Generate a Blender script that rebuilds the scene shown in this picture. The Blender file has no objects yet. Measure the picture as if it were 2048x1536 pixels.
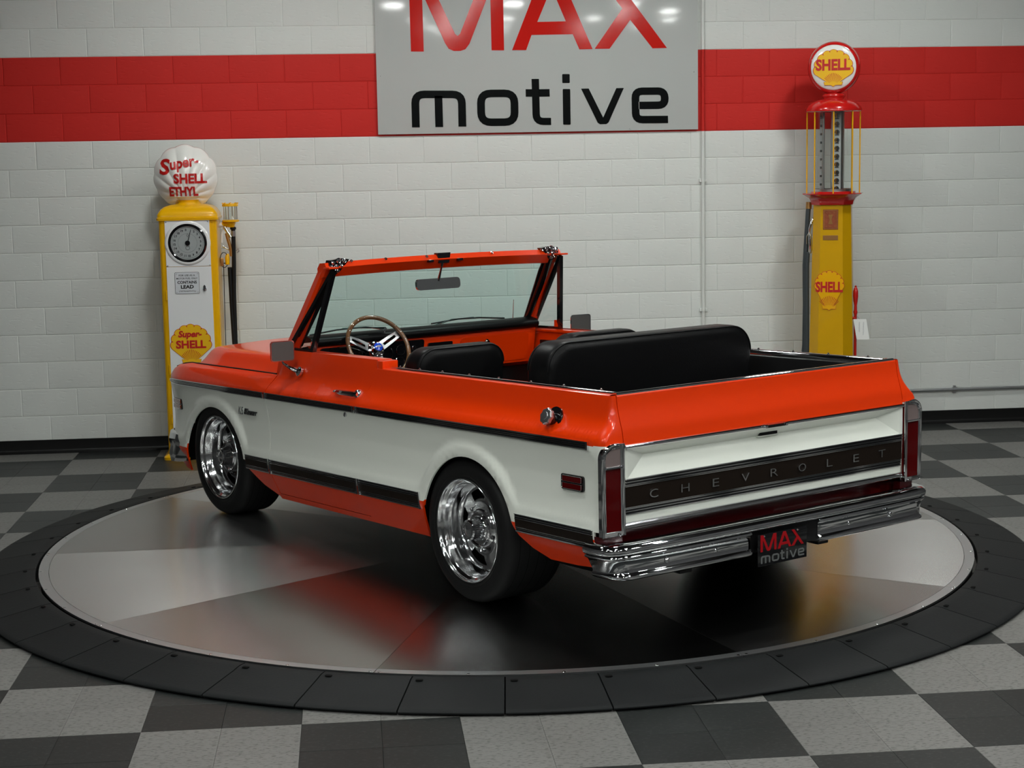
import bpy, bmesh, math, random
import numpy as np
from math import sin, cos, pi, radians as rad, hypot, atan2, sqrt
from mathutils import Vector, Matrix
from mathutils.geometry import delaunay_2d_cdt
S = bpy.context.scene
COL = S.collection
random.seed(7)

# ------------------------------------------------------------------ camera, world, exposure
CAMP = (2.0664, -12.695, 2.1547)
YAW, PITCH, ROLL = -0.09527, 0.13554, -0.01776
cd = bpy.data.cameras.new('camera'); cam = bpy.data.objects.new('camera', cd); COL.objects.link(cam)
cd.sensor_width = 36.0; cd.lens = 3351.4 / 2048 * 36; cd.clip_end = 60
_r = Vector((cos(YAW), sin(YAW), 0)); _f = Vector((-sin(YAW)*cos(PITCH), cos(YAW)*cos(PITCH), -sin(PITCH))); _u = _r.cross(_f)
_r2 = cos(ROLL)*_r + sin(ROLL)*_u; _u2 = -sin(ROLL)*_r + cos(ROLL)*_u
cam.matrix_world = Matrix(((_r2.x, _u2.x, -_f.x, CAMP[0]), (_r2.y, _u2.y, -_f.y, CAMP[1]), (_r2.z, _u2.z, -_f.z, CAMP[2]), (0, 0, 0, 1)))
S.camera = cam
wd = bpy.data.worlds.new('world'); S.world = wd; wd.use_nodes = True
wd.node_tree.nodes['Background'].inputs[0].default_value = (0.5, 0.5, 0.52, 1)
wd.node_tree.nodes['Background'].inputs[1].default_value = 0.02
S.view_settings.view_transform = 'Standard'; S.view_settings.look = 'None'
S.view_settings.gamma = 1; S.view_settings.use_curve_mapping = False
S.view_settings.exposure = 0.0
LAMP = 95.0          # radiance of the ceiling lamps
LAMPS = [(x, y) for y in (-2.05, -5.3, -8.3, -11.3, -14.3) for x in (1.35, 3.65, 5.95)]+[(-1.1, -8.3), (-1.1, -11.3), (7.3, -6.5), (8.2, -8.6), (8.2, -11.3)]  # extra outer lamps added to brighten the truck's side and tailgate
LAMP_Z = 4.15

# ------------------------------------------------------------------ materials
MATS = {}
def mat(name, col=(.5, .5, .5), rough=.5, metal=0., coat=0., spec=.5, emit=None, es=0., noise=None, bump=None, aniso=0., var=0.):
    if name in MATS: return MATS[name]
    m = bpy.data.materials.new(name); m.use_nodes = True; nt = m.node_tree; b = nt.nodes['Principled BSDF']
    b.inputs['Base Color'].default_value = (*col, 1); b.inputs['Roughness'].default_value = rough
    b.inputs['Metallic'].default_value = metal; b.inputs['Coat Weight'].default_value = coat
    b.inputs['Coat Roughness'].default_value = .03; b.inputs['Specular IOR Level'].default_value = spec
    if aniso: b.inputs['Anisotropic'].default_value = aniso
    if emit: b.inputs['Emission Color'].default_value = (*emit, 1); b.inputs['Emission Strength'].default_value = es
    L = nt.links.new
    tc = nt.nodes.new('ShaderNodeTexCoord')
    if noise:        # (scale xyz, amount, second colour)
        mp = nt.nodes.new('ShaderNodeMapping'); mp.inputs['Scale'].default_value = noise[0]
        L(tc.outputs['Object'], mp.inputs[0])
        n = nt.nodes.new('ShaderNodeTexNoise'); n.inputs['Scale'].default_value = 1; n.inputs['Detail'].default_value = 4
        L(mp.outputs[0], n.inputs[0])
        cr = nt.nodes.new('ShaderNodeValToRGB'); cr.color_ramp.elements[0].position = noise[3] if len(noise) > 3 else .35
        cr.color_ramp.elements[1].position = noise[4] if len(noise) > 4 else .65
        L(n.outputs[0], cr.inputs[0])
        mx = nt.nodes.new('ShaderNodeMix'); mx.data_type = 'RGBA'; mx.inputs['A'].default_value = (*col, 1); mx.inputs['B'].default_value = (*noise[2], 1)
        sc = nt.nodes.new('ShaderNodeMath'); sc.operation = 'MULTIPLY'; sc.inputs[1].default_value = noise[1]
        L(cr.outputs[0], sc.inputs[0]); L(sc.outputs[0], mx.inputs['Factor'])
        out = mx.outputs['Result']
        if var:
            oi = nt.nodes.new('ShaderNodeObjectInfo'); hs = nt.nodes.new('ShaderNodeHueSaturation')
            mr = nt.nodes.new('ShaderNodeMapRange'); mr.inputs['To Min'].default_value = 1-var; mr.inputs['To Max'].default_value = 1+var
            L(oi.outputs['Random'], mr.inputs['Value']); L(mr.outputs[0], hs.inputs['Value']); L(out, hs.inputs['Color']); out = hs.outputs[0]
        L(out, b.inputs['Base Color'])
    if bump:         # (scale, strength)
        n = nt.nodes.new('ShaderNodeTexNoise'); n.inputs['Scale'].default_value = bump[0]; n.inputs['Detail'].default_value = 5
        L(tc.outputs['Object'], n.inputs[0])
        bp = nt.nodes.new('ShaderNodeBump'); bp.inputs['Strength'].default_value = bump[1]; bp.inputs['Distance'].default_value = .002
        L(n.outputs[0], bp.inputs['Height']); L(bp.outputs[0], b.inputs['Normal'])
    MATS[name] = m; return m
def glassmat(name, col, gl=.08, rough=.0):
    m = bpy.data.materials.new(name); m.use_nodes = True; nt = m.node_tree; nt.nodes.clear(); L = nt.links.new
    t = nt.nodes.new('ShaderNodeBsdfTransparent'); t.inputs[0].default_value = (*col, 1)
    g = nt.nodes.new('ShaderNodeBsdfGlossy'); g.inputs['Roughness'].default_value = rough
    fr = nt.nodes.new('ShaderNodeLayerWeight'); ml = nt.nodes.new('ShaderNodeMapRange'); ml.inputs['To Min'].default_value = gl; ml.inputs['To Max'].default_value = min(1, gl*6); ml.inputs['From Min'].default_value = .5
    x = nt.nodes.new('ShaderNodeMixShader'); o = nt.nodes.new('ShaderNodeOutputMaterial')
    L(fr.outputs[1], ml.inputs['Value']); L(ml.outputs[0], x.inputs[0]); L(t.outputs[0], x.inputs[1]); L(g.outputs[0], x.inputs[2]); L(x.outputs[0], o.inputs[0])
    MATS[name] = m; return m
def wallpaint(name, col, dark):
    m = mat(name, col, .6, spec=.25, noise=((3, 3, 3), .35, dark)); nt = m.node_tree; L = nt.links.new
    b = nt.nodes['Principled BSDF']; tc = nt.nodes.new('ShaderNodeTexCoord')
    gm = nt.nodes.new('ShaderNodeNewGeometry')
    v = nt.nodes.new('ShaderNodeTexVoronoi'); v.inputs['Scale'].default_value = 26; L(gm.outputs['Position'], v.inputs[0])
    cr = nt.nodes.new('ShaderNodeValToRGB'); cr.color_ramp.elements[0].position = .0; cr.color_ramp.elements[0].color = (0, 0, 0, 1); cr.color_ramp.elements[1].position = .10
    L(v.outputs['Distance'], cr.inputs[0])
    mp = nt.nodes.new('ShaderNodeMapping'); mp.inputs['Scale'].default_value = (14, 14, 60); L(gm.outputs['Position'], mp.inputs[0])
    n = nt.nodes.new('ShaderNodeTexNoise'); n.inputs['Scale'].default_value = 1; n.inputs['Detail'].default_value = 6; L(mp.outputs[0], n.inputs[0])
    c2 = nt.nodes.new('ShaderNodeValToRGB'); c2.color_ramp.elements[0].position = .25; c2.color_ramp.elements[1].position = .42; L(n.outputs[0], c2.inputs[0])
    n3 = nt.nodes.new('ShaderNodeTexNoise'); n3.inputs['Scale'].default_value = 5; L(gm.outputs['Position'], n3.inputs[0])
    c3 = nt.nodes.new('ShaderNodeValToRGB'); c3.color_ramp.elements[0].position = .5; c3.color_ramp.elements[1].position = .6; L(n3.outputs[0], c3.inputs[0])
    mxv = nt.nodes.new('ShaderNodeMath'); mxv.operation = 'MAXIMUM'; L(cr.outputs[0], mxv.inputs[0]); L(c3.outputs[0], mxv.inputs[1])
    ad = nt.nodes.new('ShaderNodeMath'); ad.operation = 'ADD'; L(mxv.outputs[0], ad.inputs[0]); L(c2.outputs[0], ad.inputs[1])
    bp = nt.nodes.new('ShaderNodeBump'); bp.inputs['Strength'].default_value = .45; bp.inputs['Distance'].default_value = .003
    L(ad.outputs[0], bp.inputs['Height']); L(bp.outputs[0], b.inputs['Normal'])
    return m
wallpaint('block_white', (.74, .765, .735), (.68, .70, .675)); wallpaint('block_red', (.62, .024, .018), (.54, .02, .016))
mat('tile_light', (.172, .170, .162), .36, spec=.14, noise=((40, 120, 1), .85, (.070, .068, .064), .54, .62), var=.05)
mat('tile_dark', (.018, .020, .0195), .36, spec=.14, noise=((40, 120, 1), .8, (.050, .053, .052), .56, .66), var=.2)
mat('grout', (.03, .03, .03), .8)
mat('base_black', (.006, .006, .006), .35, spec=.3)
mat('ceiling_paint', (.025, .025, .027), .9); mat('far_wall', (.06, .06, .062), .8)
mat('sign_grey', (.52, .545, .53), .085, spec=.4); mat('sign_red', (.62, .014, .009), .085, spec=.35); mat('sign_black', (.004, .005, .005), .15, spec=.2)
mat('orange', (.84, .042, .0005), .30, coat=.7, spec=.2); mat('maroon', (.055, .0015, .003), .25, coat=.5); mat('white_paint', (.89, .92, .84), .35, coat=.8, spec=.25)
mat('chrome', (.82, .83, .85), .05, 1.0); mat('polished', (.78, .79, .80), .12, 1.0); mat('steel', (.5, .5, .5), .3, 1.0)
mat('black_gloss', (.006, .006, .007), .12, coat=.5); mat('black_satin', (.005, .005, .0055), .45, spec=.3); mat('black_matte', (.003, .003, .003), .9, spec=.1)
mat('vinyl', (.004, .004, .0044), .38, spec=.14, bump=(180, .25)); mat('rubber', (.0045, .0045, .0048), .6, spec=.3, bump=(60, .2))
mat('wood_dark', (.013, .0085, .006), .4, spec=.15, noise=((3, 60, 60), .6, (.012, .008, .006)))
mat('rim_wood', (.20, .10, .045), .25, coat=.6, noise=((30, 30, 30), .6, (.11, .05, .022)))
mat('red_lens', (.075, .0004, .001), .12, coat=.25, spec=.2); mat('clear_lens', (.20, .155, .15), .12, coat=.5); mat('amber_lens', (.32, .045, .006), .1, coat=1)
mat('grey_text', (.13, .135, .135), .4, spec=.3); mat('plate_red', (.36, .006, .010), .3, spec=.2); mat('blue', (.01, .06, .55), .2, coat=.6)
mat('yellow', (.84, .44, .001), .28, coat=.4, spec=.3); mat('pump_yellow', (.66, .36, .001), .34, coat=.25, spec=.2, noise=((3, 3, 3), .3, (.52, .30, .004)))
mat('pump_white', (.80, .82, .82), .25, coat=.6); mat('pump_red', (.55, .010, .008), .2, coat=.8); mat('logo_red', (.52, .012, .01), .35)
mat('globe_white', (.86, .86, .82), .16, coat=.9); mat('logo_yellow', (.86, .50, .004), .3, coat=.4); mat('brass', (.45, .24, .08), .35, .8)
mat('copper', (.42, .12, .05), .4, .6, noise=((40, 40, 40), .7, (.25, .06, .03))); mat('dial_grey', (.40, .42, .42), .3); mat('sign_plate', (.62, .65, .68), .35)
mat('paper', (.80, .82, .80), .8); mat('ink', (.15, .17, .22), .8); mat('mirror_glass', (.75, .77, .77), .02, 1.0); mat('grey_back', (.16, .17, .165), .3, .6)
mat('grey_hose', (.035, .045, .05), .5); mat('tape', (.80, .80, .78), .6); mat('alu', (.55, .56, .57), .35, 1.0)
glassmat('screen_glass', (.68, .85, .82), .03); glassmat('clear_glass', (.92, .95, .94), .05); glassmat('dial_glass', (.95, .97, .97), .03)
mat('ramp_black', (.011, .012, .0125), .55, spec=.1, noise=((4, 4, 4), .5, (.016, .0175, .018)), bump=(90, .3))
mat('lamp', (1, 1, 1), .5, emit=(.97, 1.0, .965), es=LAMP)
def deckmat():
    m = mat('deck_metal', (.55, .555, .55), .26, 1.0, aniso=.8); nt = m.node_tree; L = nt.links.new; b = nt.nodes['Principled BSDF']
    tc = nt.nodes.new('ShaderNodeTexCoord')
    mp = nt.nodes.new('ShaderNodeMapping'); mp.inputs['Scale'].default_value = (.9, 5, 1); L(tc.outputs['Object'], mp.inputs[0])
    n = nt.nodes.new('ShaderNodeTexNoise'); n.inputs['Scale'].default_value = 1; n.inputs['Detail'].default_value = 2; L(mp.outputs[0], n.inputs[0])
    n2 = nt.nodes.new('ShaderNodeTexNoise'); n2.inputs['Scale'].default_value = 2.2; n2.inputs['Detail'].default_value = 3; L(tc.outputs['Object'], n2.inputs[0])
    ad = nt.nodes.new('ShaderNodeMath'); ad.operation = 'ADD'; L(n.outputs[0], ad.inputs[0]); ad.inputs[1].default_value = .5
    mr = nt.nodes.new('ShaderNodeMapRange'); mr.inputs['From Min'].default_value = .7; mr.inputs['From Max'].default_value = 1.3
    mr.inputs['To Min'].default_value = .24; mr.inputs['To Max'].default_value = .30; L(ad.outputs[0], mr.inputs['Value'])
    mx = nt.nodes.new('ShaderNodeMix'); mx.data_type = 'RGBA'; mx.inputs['A'].default_value = (.58, .585, .58, 1); mx.inputs['B'].default_value = (.50, .50, .485, 1)
    L(n2.outputs[0], mx.inputs['Factor']); L(mx.outputs['Result'], b.inputs['Base Color'])
    tg = nt.nodes.new('ShaderNodeTangent'); tg.direction_type = 'RADIAL'; tg.axis = 'Z'
    cm = nt.nodes.new('ShaderNodeCombineXYZ'); cm.inputs[0].default_value = -sin(rad(18)); cm.inputs[1].default_value = cos(rad(18))
    vt = nt.nodes.new('ShaderNodeVectorTransform'); vt.vector_type = 'VECTOR'; vt.convert_from = 'OBJECT'; vt.convert_to = 'WORLD'
    L(cm.outputs[0], vt.inputs[0]); L(vt.outputs[0], b.inputs['Tangent'])
deckmat()

# ------------------------------------------------------------------ mesh builder
RAKE = 0.031
def vadd(a, b): return (a[0]+b[0], a[1]+b[1], a[2]+b[2])
class MB:
    def __init__(s): s.v = []; s.f = []; s.m = []; s.ms = []
    def mi(s, m):
        if m not in s.ms: s.ms.append(m)
        return s.ms.index(m)
    def add(s, vs, fs, m):
        o = len(s.v); s.v += [tuple(p) for p in vs]; s.f += [tuple(i+o for i in f) for f in fs]; s.m += [s.mi(m)]*len(fs); return s
    def box(s, x0, x1, y0, y1, z0, z1, m, bev=0., M=None):
        if bev > 0:
            bm = bmesh.new(); bmesh.ops.create_cube(bm, size=1)
            for v in bm.verts: v.co = Vector(((x0+x1)/2+v.co.x*(x1-x0), (y0+y1)/2+v.co.y*(y1-y0), (z0+z1)/2+v.co.z*(z1-z0)))
            bmesh.ops.bevel(bm, geom=list(bm.edges), offset=bev, segments=2, affect='EDGES', profile=.6)
            bm.verts.index_update(); vs = [v.co.copy() for v in bm.verts]; fs = [[v.index for v in f.verts] for f in bm.faces]; bm.free()
        else:
            vs = [Vector(p) for p in ((x0,y0,z0),(x1,y0,z0),(x1,y1,z0),(x0,y1,z0),(x0,y0,z1),(x1,y0,z1),(x1,y1,z1),(x0,y1,z1))]
            fs = [(0,3,2,1),(4,5,6,7),(0,1,5,4),(1,2,6,5),(2,3,7,6),(3,0,4,7)]
        if M is not None: vs = [M @ v for v in vs]
        return s.add(vs, fs, m)
    def grid(s, rows, m, closed=False, flip=False):
        n = len(rows[0]); fs = []
        for i in range(len(rows)-1):
            for j in range(n if closed else n-1):
                k = (j+1) % n; q = (i*n+j, i*n+k, (i+1)*n+k, (i+1)*n+j); fs.append(q[::-1] if flip else q)
        return s.add([p for r in rows for p in r], fs, m)
    def cyl(s, p0, p1, r0, m, r1=None, n=16, caps=True):
        r1 = r0 if r1 is None else r1; p0 = Vector(p0); p1 = Vector(p1); d = (p1-p0).normalized()
        a = d.orthogonal().normalized(); b = d.cross(a); vs = []
        for p, r in ((p0, r0), (p1, r1)): vs += [p+a*(r*cos(2*pi*i/n))+b*(r*sin(2*pi*i/n)) for i in range(n)]
        fs = [(i, (i+1) % n, n+(i+1) % n, n+i) for i in range(n)]
        if caps: fs += [tuple(range(n))[::-1], tuple(range(n, 2*n))]
        return s.add(vs, fs, m)
    def lathe(s, prof, o, ax, m, n=32, ref=None, mats=None):
        o = Vector(o); d = Vector(ax).normalized(); a = Vector(ref) if ref else d.orthogonal().normalized(); b = d.cross(a)
        rows = [[o+d*h+a*(r*cos(2*pi*i/n))+b*(r*sin(2*pi*i/n)) for i in range(n)] for r, h in prof]
        if mats:
            for i in range(len(rows)-1): s.grid(rows[i:i+2], mats[i], closed=True)
        else: s.grid(rows, m, closed=True)
        return s
    def tube(s, path, r, m, n=8, closed=False, caps=True):
        P = [Vector(p) for p in path]; N = len(P); rows = []; a = None
        for i in range(N):
            if closed: t = P[(i+1) % N]-P[i-1]
            else: t = P[min(i+1, N-1)]-P[max(i-1, 0)]
            t.normalize()
            if a is None: a = t.orthogonal().normalized()
            else: a = (a-t*a.dot(t)).normalized()
            b = t.cross(a); rr = r[i] if isinstance(r, (list, tuple)) else r
            rows.append([P[i]+a*(rr*cos(2*pi*k/n))+b*(rr*sin(2*pi*k/n)) for k in range(n)])
        if closed:
            rows.append(rows[0]); s.grid(rows, m, closed=True)
        else:
            s.grid(rows, m, closed=True)
            if caps: s.add(rows[0], [tuple(range(n))[::-1]], m); s.add(rows[-1], [tuple(range(n))], m)
        return s
    def prism(s, poly, F, w0, w1, m, holes=(), side=None):
        """poly in (u,v); F(u,v,w)->3D; solid between w0 and w1"""
        loops = [list(poly)]+[list(h) for h in holes]; pts = []; cons = []
        for lp in loops:
            o = len(pts); pts += [Vector(p) for p in lp]; cons.append(list(range(o, o+len(lp))))
        V, E, Fc, *_ = delaunay_2d_cdt(pts, [], cons[:1] if not holes else cons, 1, 1e-7)
        V = [tuple(v) for v in V]
        tris = []
        for f in Fc:
            c = (sum(V[i][0] for i in f)/len(f), sum(V[i][1] for i in f)/len(f))
            if inpoly(c, poly) and not any(inpoly(c, h) for h in holes): tris.append(tuple(f))
        n = len(V); vs = [F(u, v, w0) for u, v in V]+[F(u, v, w1) for u, v in V]
        fs = [t for t in tris]+[tuple(i+n for i in t)[::-1] for t in tris]
        cnt = {}
        for t in tris:
            for i in range(len(t)):
                a, b = t[i], t[(i+1) % len(t)]; cnt[(a, b)] = 1
        sd = [(b, a, a+n, b+n) for (a, b) in cnt if (b, a) not in cnt]
        s.add(vs, fs, m); o = len(s.v)-len(vs); s.f += [tuple(i+o for i in f) for f in sd]; s.m += [s.mi(side or m)]*len(sd)
        return s
    def text(s, body, o, u, v, w, h, m, depth=.002, bold=0., shear=0., font_sp=1.):
        c = bpy.data.curves.new('t', 'FONT'); c.body = body; c.size = 1; c.offset = bold; c.shear = shear; c.resolution_u = 3; c.space_character = font_sp
        c.extrude = .5; ob = bpy.data.objects.new('t', c); COL.objects.link(ob)
        dg = bpy.context.evaluated_depsgraph_get(); me = bpy.data.meshes.new_from_object(ob.evaluated_get(dg))
        co = [x.co.copy() for x in me.vertices]; fs = [tuple(p.vertices) for p in me.polygons]
        COL.objects.unlink(ob); bpy.data.objects.remove(ob); bpy.data.curves.remove(c); bpy.data.meshes.remove(me)
        x0 = min(p.x for p in co); x1 = max(p.x for p in co); y0 = min(p.y for p in co); y1 = max(p.y for p in co)
        if w is None: w = h*(x1-x0)/(y1-y0)
        o = Vector(o); u = Vector(u); v = Vector(v); nn = u.cross(v)
        s.add([o+u*((p.x-(x0+x1)/2)/(x1-x0)*w)+v*((p.y-y0)/(y1-y0)*h)+nn*((p.z+.5)*depth) for p in co], fs, m); return s
    def build(s, name, parent=None, smooth=35, rake=False, loc=None, rotz=0, merge=1e-5, **props):
        me = bpy.data.meshes.new(name); vs = s.v
        if rake: vs = [(x, y, z-RAKE*x) for x, y, z in vs]
        bm = bmesh.new(); bv = [bm.verts.new(p) for p in vs]
        for f, mi_ in zip(s.f, s.m):
            if len(set(f)) < 3: continue
            try: bf = bm.faces.new([bv[i] for i in f]); bf.material_index = mi_; bf.smooth = smooth > 0
            except ValueError: pass
        if merge: bmesh.ops.remove_doubles(bm, verts=bm.verts, dist=merge)
        bmesh.ops.recalc_face_normals(bm, faces=bm.faces)
        if smooth > 0:
            th = rad(smooth)
            for e in bm.edges:
                if len(e.link_faces) == 2:
                    try: e.smooth = e.calc_face_angle() < th
                    except Exception: pass
        bm.normal_update(); bm.to_mesh(me); bm.free()
        for m in s.ms: me.materials.append(MATS[m] if isinstance(m, str) else m)
        o = bpy.data.objects.new(name, me); COL.objects.link(o)
        if parent: o.parent = parent
        if loc: o.location = loc
        if rotz: o.rotation_euler.z = rotz
        for k, v in props.items(): o[k] = v
        return o
def inpoly(p, poly):
    x, y = p; c = False; n = len(poly); j = n-1
    for i in range(n):
        xi, yi = poly[i][0], poly[i][1]; xj, yj = poly[j][0], poly[j][1]
        if (yi > y) != (yj > y) and x < (xj-xi)*(y-yi)/(yj-yi)+xi: c = not c
        j = i
    return c
def empty(name, loc, rotz=0, **props):
    o = bpy.data.objects.new(name, None); COL.objects.link(o); o.location = loc; o.rotation_euler.z = rotz; o.empty_display_size = .1
    for k, v in props.items(): o[k] = v
    return o
def dup(o, parent=None, **kw):
    c = o.copy(); COL.objects.link(c)
    if parent: c.parent = parent
    for k, v in kw.items(): c[k] = v
    return c
def smooth01(a, b, x):
    t = min(1, max(0, (x-a)/(b-a))); return t*t*(3-2*t)
def pchip(X, Y):
    X = np.array(X, float); Y = np.array(Y, float); h = np.diff(X); d = np.diff(Y)/h; m = np.zeros(len(X))
    m[0] = d[0]; m[-1] = d[-1]
    for i in range(1, len(X)-1):
        if d[i-1]*d[i] > 0: w1 = 2*h[i]+h[i-1]; w2 = h[i]+2*h[i-1]; m[i] = (w1+w2)/(w1/d[i-1]+w2/d[i])
    X = X.tolist(); Y = Y.tolist(); m = m.tolist(); h = h.tolist()
    def f(x):
        if x <= X[0]: return Y[0]
        if x >= X[-1]: return Y[-1]
        i = 0
        while x > X[i+1]: i += 1
        t = (x-X[i])/h[i]; t2 = t*t; t3 = t2*t
        return (2*t3-3*t2+1)*Y[i]+(t3-2*t2+t)*h[i]*m[i]+(-2*t3+3*t2)*Y[i+1]+(t3-t2)*h[i]*m[i+1]
    return f
def fillet(path, r, closed=False, n=5):
    out = []; N = len(path); idx = range(N) if closed else range(1, N-1)
    if not closed: out.append(tuple(path[0]))
    for i in idx:
        p = Vector(path[i]); a = Vector(path[i-1])-p; b = Vector(path[(i+1) % N])-p
        rr = min(r, a.length*.49, b.length*.49); a.normalize(); b.normalize()
        ang = a.angle(b)
        if ang > pi-.05: out.append(tuple(p)); continue
        p0 = p+a*rr; p2 = p+b*rr
        for k in range(n+1):
            t = k/n; out.append(tuple(p0*(1-t)**2+p*(2*t*(1-t))+p2*t*t))
    if not closed: out.append(tuple(path[-1]))
    return out
def stroke(path, w, closed=False):
    """polygon (and hole if closed) around a 2D centre line"""
    P = [Vector(p[:2]) for p in path]; N = len(P); L = []; R_ = []
    for i in range(N):
        if closed: a = P[i]-P[i-1]; b = P[(i+1) % N]-P[i]
        else: a = P[i]-P[max(i-1, 0)] if i else P[1]-P[0]; b = P[i+1]-P[i] if i < N-1 else a
        a.normalize(); b.normalize(); na = Vector((-a.y, a.x)); nb = Vector((-b.y, b.x)); m = na+nb; m.normalize()
        k = w/2/max(.35, m.dot(na)); L.append(tuple(P[i]+m*k)); R_.append(tuple(P[i]-m*k))
    if closed: return (L, R_) if abs(area(L)) > abs(area(R_)) else (R_, L)
    return L+R_[::-1]
def area(p): return sum(p[i-1][0]*p[i][1]-p[i][0]*p[i-1][1] for i in range(len(p)))/2
def rrect(u0, v0, u1, v1, r, n=4): return fillet([(u0, v0), (u1, v0), (u1, v1), (u0, v1)], r, True, n)
# letters of the sign, drawn in units where x runs right and v runs DOWN (v=0 near the top of the upper word)
def sign_letters():
    out = []
    M = [(240, 312), (240, -172), (318, -180), (518, 215), (522, 215), (655, -180), (722, -180), (797, -180), (797, 303), (722, 303), (722, -20), (610, 250), (580, 295), (545, 308), (490, 308), (460, 290), (444, 250), (316, -5), (316, 312)]
    M = [(240, 312), (237, -180), (330, -180), (505, 205), (520, 218), (535, 205), (690, -180), (797, -180), (797, 304), (722, 304), (720, -60), (590, 265), (565, 298), (535, 308), (495, 308), (465, 295), (445, 262), (314, -40), (316, 312)]
    out.append(('R', M, []))
    out.append(('R', [(845, 303), (930, 303), (964, 211), (1213, 206), (1252, 298), (1332, 296), (1132, -180), (1038, -180)], [[(1000, 132), (1172, 128), (1088, -75)]]))
    out.append(('R', [(1345, 294), (1435, 294), (1563, 118), (1698, 291), (1786, 289), (1440, -180), (1345, -180), (1515, 50)], []))
    w = 46
    out.append(('B', stroke(fillet([(274, 767), (274, 566), (549, 566), (549, 762)], 55), w), []))
    out.append(('B', stroke([(411, 575), (412, 765)], w), []))
    o, h = stroke(fillet([(662, 560), (861, 558), (861, 734), (662, 736)], 60, True), w, True); out.append(('B', o, [h]))
    out.append(('B', stroke(fillet([(987, 470), (990, 730), (1078, 730)], 45), 44), [])); out.append(('B', stroke([(929, 556), (966, 556)], 46), [])); out.append(('B', stroke([(1008, 556), (1072, 555)], 46), []))
    out.append(('B', rrect(1148, 440, 1193, 495, 6), [])); out.append(('B', rrect(1150, 531, 1195, 750, 6), []))
    out.append(('B', [(1260, 529), (1306, 528), (1391, 706), (1472, 525), (1517, 524), (1424, 735), (1410, 746), (1372, 747), (1358, 738)], []))
    out.append(('B', stroke(fillet([(1606, 631), (1765, 629), (1763, 542), (1586, 544), (1588, 719), (1783, 717)], 42), w), []))
    return out
# ------------------------------------------------------------------ the room
def project(p):
    d = Vector(p)-Vector(CAMP); z = d.dot(_f)
    if z < .1: return None
    return 1024+3351.4*d.dot(_r2)/z, 768-3351.4*d.dot(_u2)/z
def inview(pts, m=6):
    q = [project(p) for p in pts]; q = [p for p in q if p]
    if not q: return False
    return max(p[0] for p in q) > -m and min(p[0] for p in q) < 2048+m and max(p[1] for p in q) > -m and min(p[1] for p in q) < 1536+m
RX0, RX1, RY0, RZ = -3.2, 9.2, -16.0, 4.3
TC = Vector((2.886, -3.644)); R_DECK = 2.500; R_RAMP0, R_RAMP1 = 2.516, 2.828; H_DECK = .065
floor = MB().box(RX0, RX1, RY0, 0, -.10, -.004, 'grout').build('floor', smooth=0, kind='structure')
mb = MB().box(RX0, RX1, .004, .25, 0, 2.3128, 'block_white')
mb.box(RX0, RX1, .004, .25, 2.3128, 2.9224, 'block_red').box(RX0, RX1, .004, .25, 2.9224, RZ, 'block_white')
wall = mb.build('wall_back', smooth=0, kind='structure')
MB().box(RX0-.2, RX0, RY0, 0, 0, RZ, 'far_wall').build('wall_left', smooth=0, kind='structure')
MB().box(RX1, RX1+.2, RY0, 0, 0, RZ, 'far_wall').build('wall_right', smooth=0, kind='structure')
MB().box(RX0-.2, RX1+.2, RY0-.2, RY0, 0, RZ, 'far_wall').build('wall_front', smooth=0, kind='structure')
MB().box(RX0-.2, RX1+.2, RY0-.2, .25, RZ, RZ+.2, 'ceiling_paint').build('ceiling', smooth=0, kind='structure')
bb = MB()
bb.grid([[(x, y, z) for y, z in ((0, .1016), (-.005, .0995), (-.006, .03), (-.010, .012), (-.022, .003), (-.024, 0))] for x in (RX0, RX1)], 'base_black')
bb.build('baseboard_back', smooth=60, kind='structure')

# floor tiles, 12 inch, laid in a checkerboard of four-tile squares
TS = .3048; R0 = -.3328
def tile_mesh(m):
    a = TS/2-.0004; b = a-.0012
    vs = [(sx*a, sy*a, -.0035) for sx, sy in ((-1,-1),(1,-1),(1,1),(-1,1))]+[(sx*a, sy*a, -.0008) for sx, sy in ((-1,-1),(1,-1),(1,1),(-1,1))]+[(sx*b, sy*b, 0) for sx, sy in ((-1,-1),(1,-1),(1,1),(-1,1))]
    fs = [(8,9,10,11)]+[(i, (i+1) % 4, 4+(i+1) % 4, 4+i) for i in range(4)]+[(4+i, 4+(i+1) % 4, 8+(i+1) % 4, 8+i) for i in range(4)]
    return vs, fs
vs, fs = tile_mesh(0)
protos = {}
rest = MB(); tiles = []
for i in range(-10, 30):
    for j in range(-2, 46):
        x0 = i*TS; y1 = R0-j*TS; y0 = y1-TS; x1 = x0+TS
        if x1 < RX0 or x0 > RX1 or y0 < -14: continue
        if y1 > 0 and j < -1: pass
        m = 'tile_light' if ((i//2)+(j//2)) % 2 == 0 else 'tile_dark'
        far = max(hypot(x-TC.x, y-TC.y) for x in (x0, x1) for y in (y0, y1))
        if far < 2.55: continue
        cut = y1 > -.02
        if cut:
            ya = y0+.0004; yb = -.008
            if yb-ya < .02: continue
            rest.box(x0+.0004, x1-.0004, ya, yb, -.0035, 0, m); continue
        vis = inview([(x0, y0, 0), (x1, y0, 0), (x0, y1, 0), (x1, y1, 0)], 0) and far > 2.85
        c = ((x0+x1)/2, (y0+y1)/2, 0)
        tiles.append((vis, hypot(c[0]-CAMP[0], c[1]-CAMP[1]), c, m))
tiles.sort(key=lambda t: (not t[0], t[1]))
for n, (vis, d, c, m) in enumerate(tiles):
    if vis and n < 296:
        if m not in protos:
            o = MB().add(vs, fs, m).build('tile', floor, smooth=0); protos[m] = o
        else: o = dup(protos[m], floor)
        o.location = c
    else: rest.add([vadd(v, c) for v in vs], fs, m)
rest.build('tile_field', floor, smooth=0, merge=0, kind='stuff')

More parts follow.
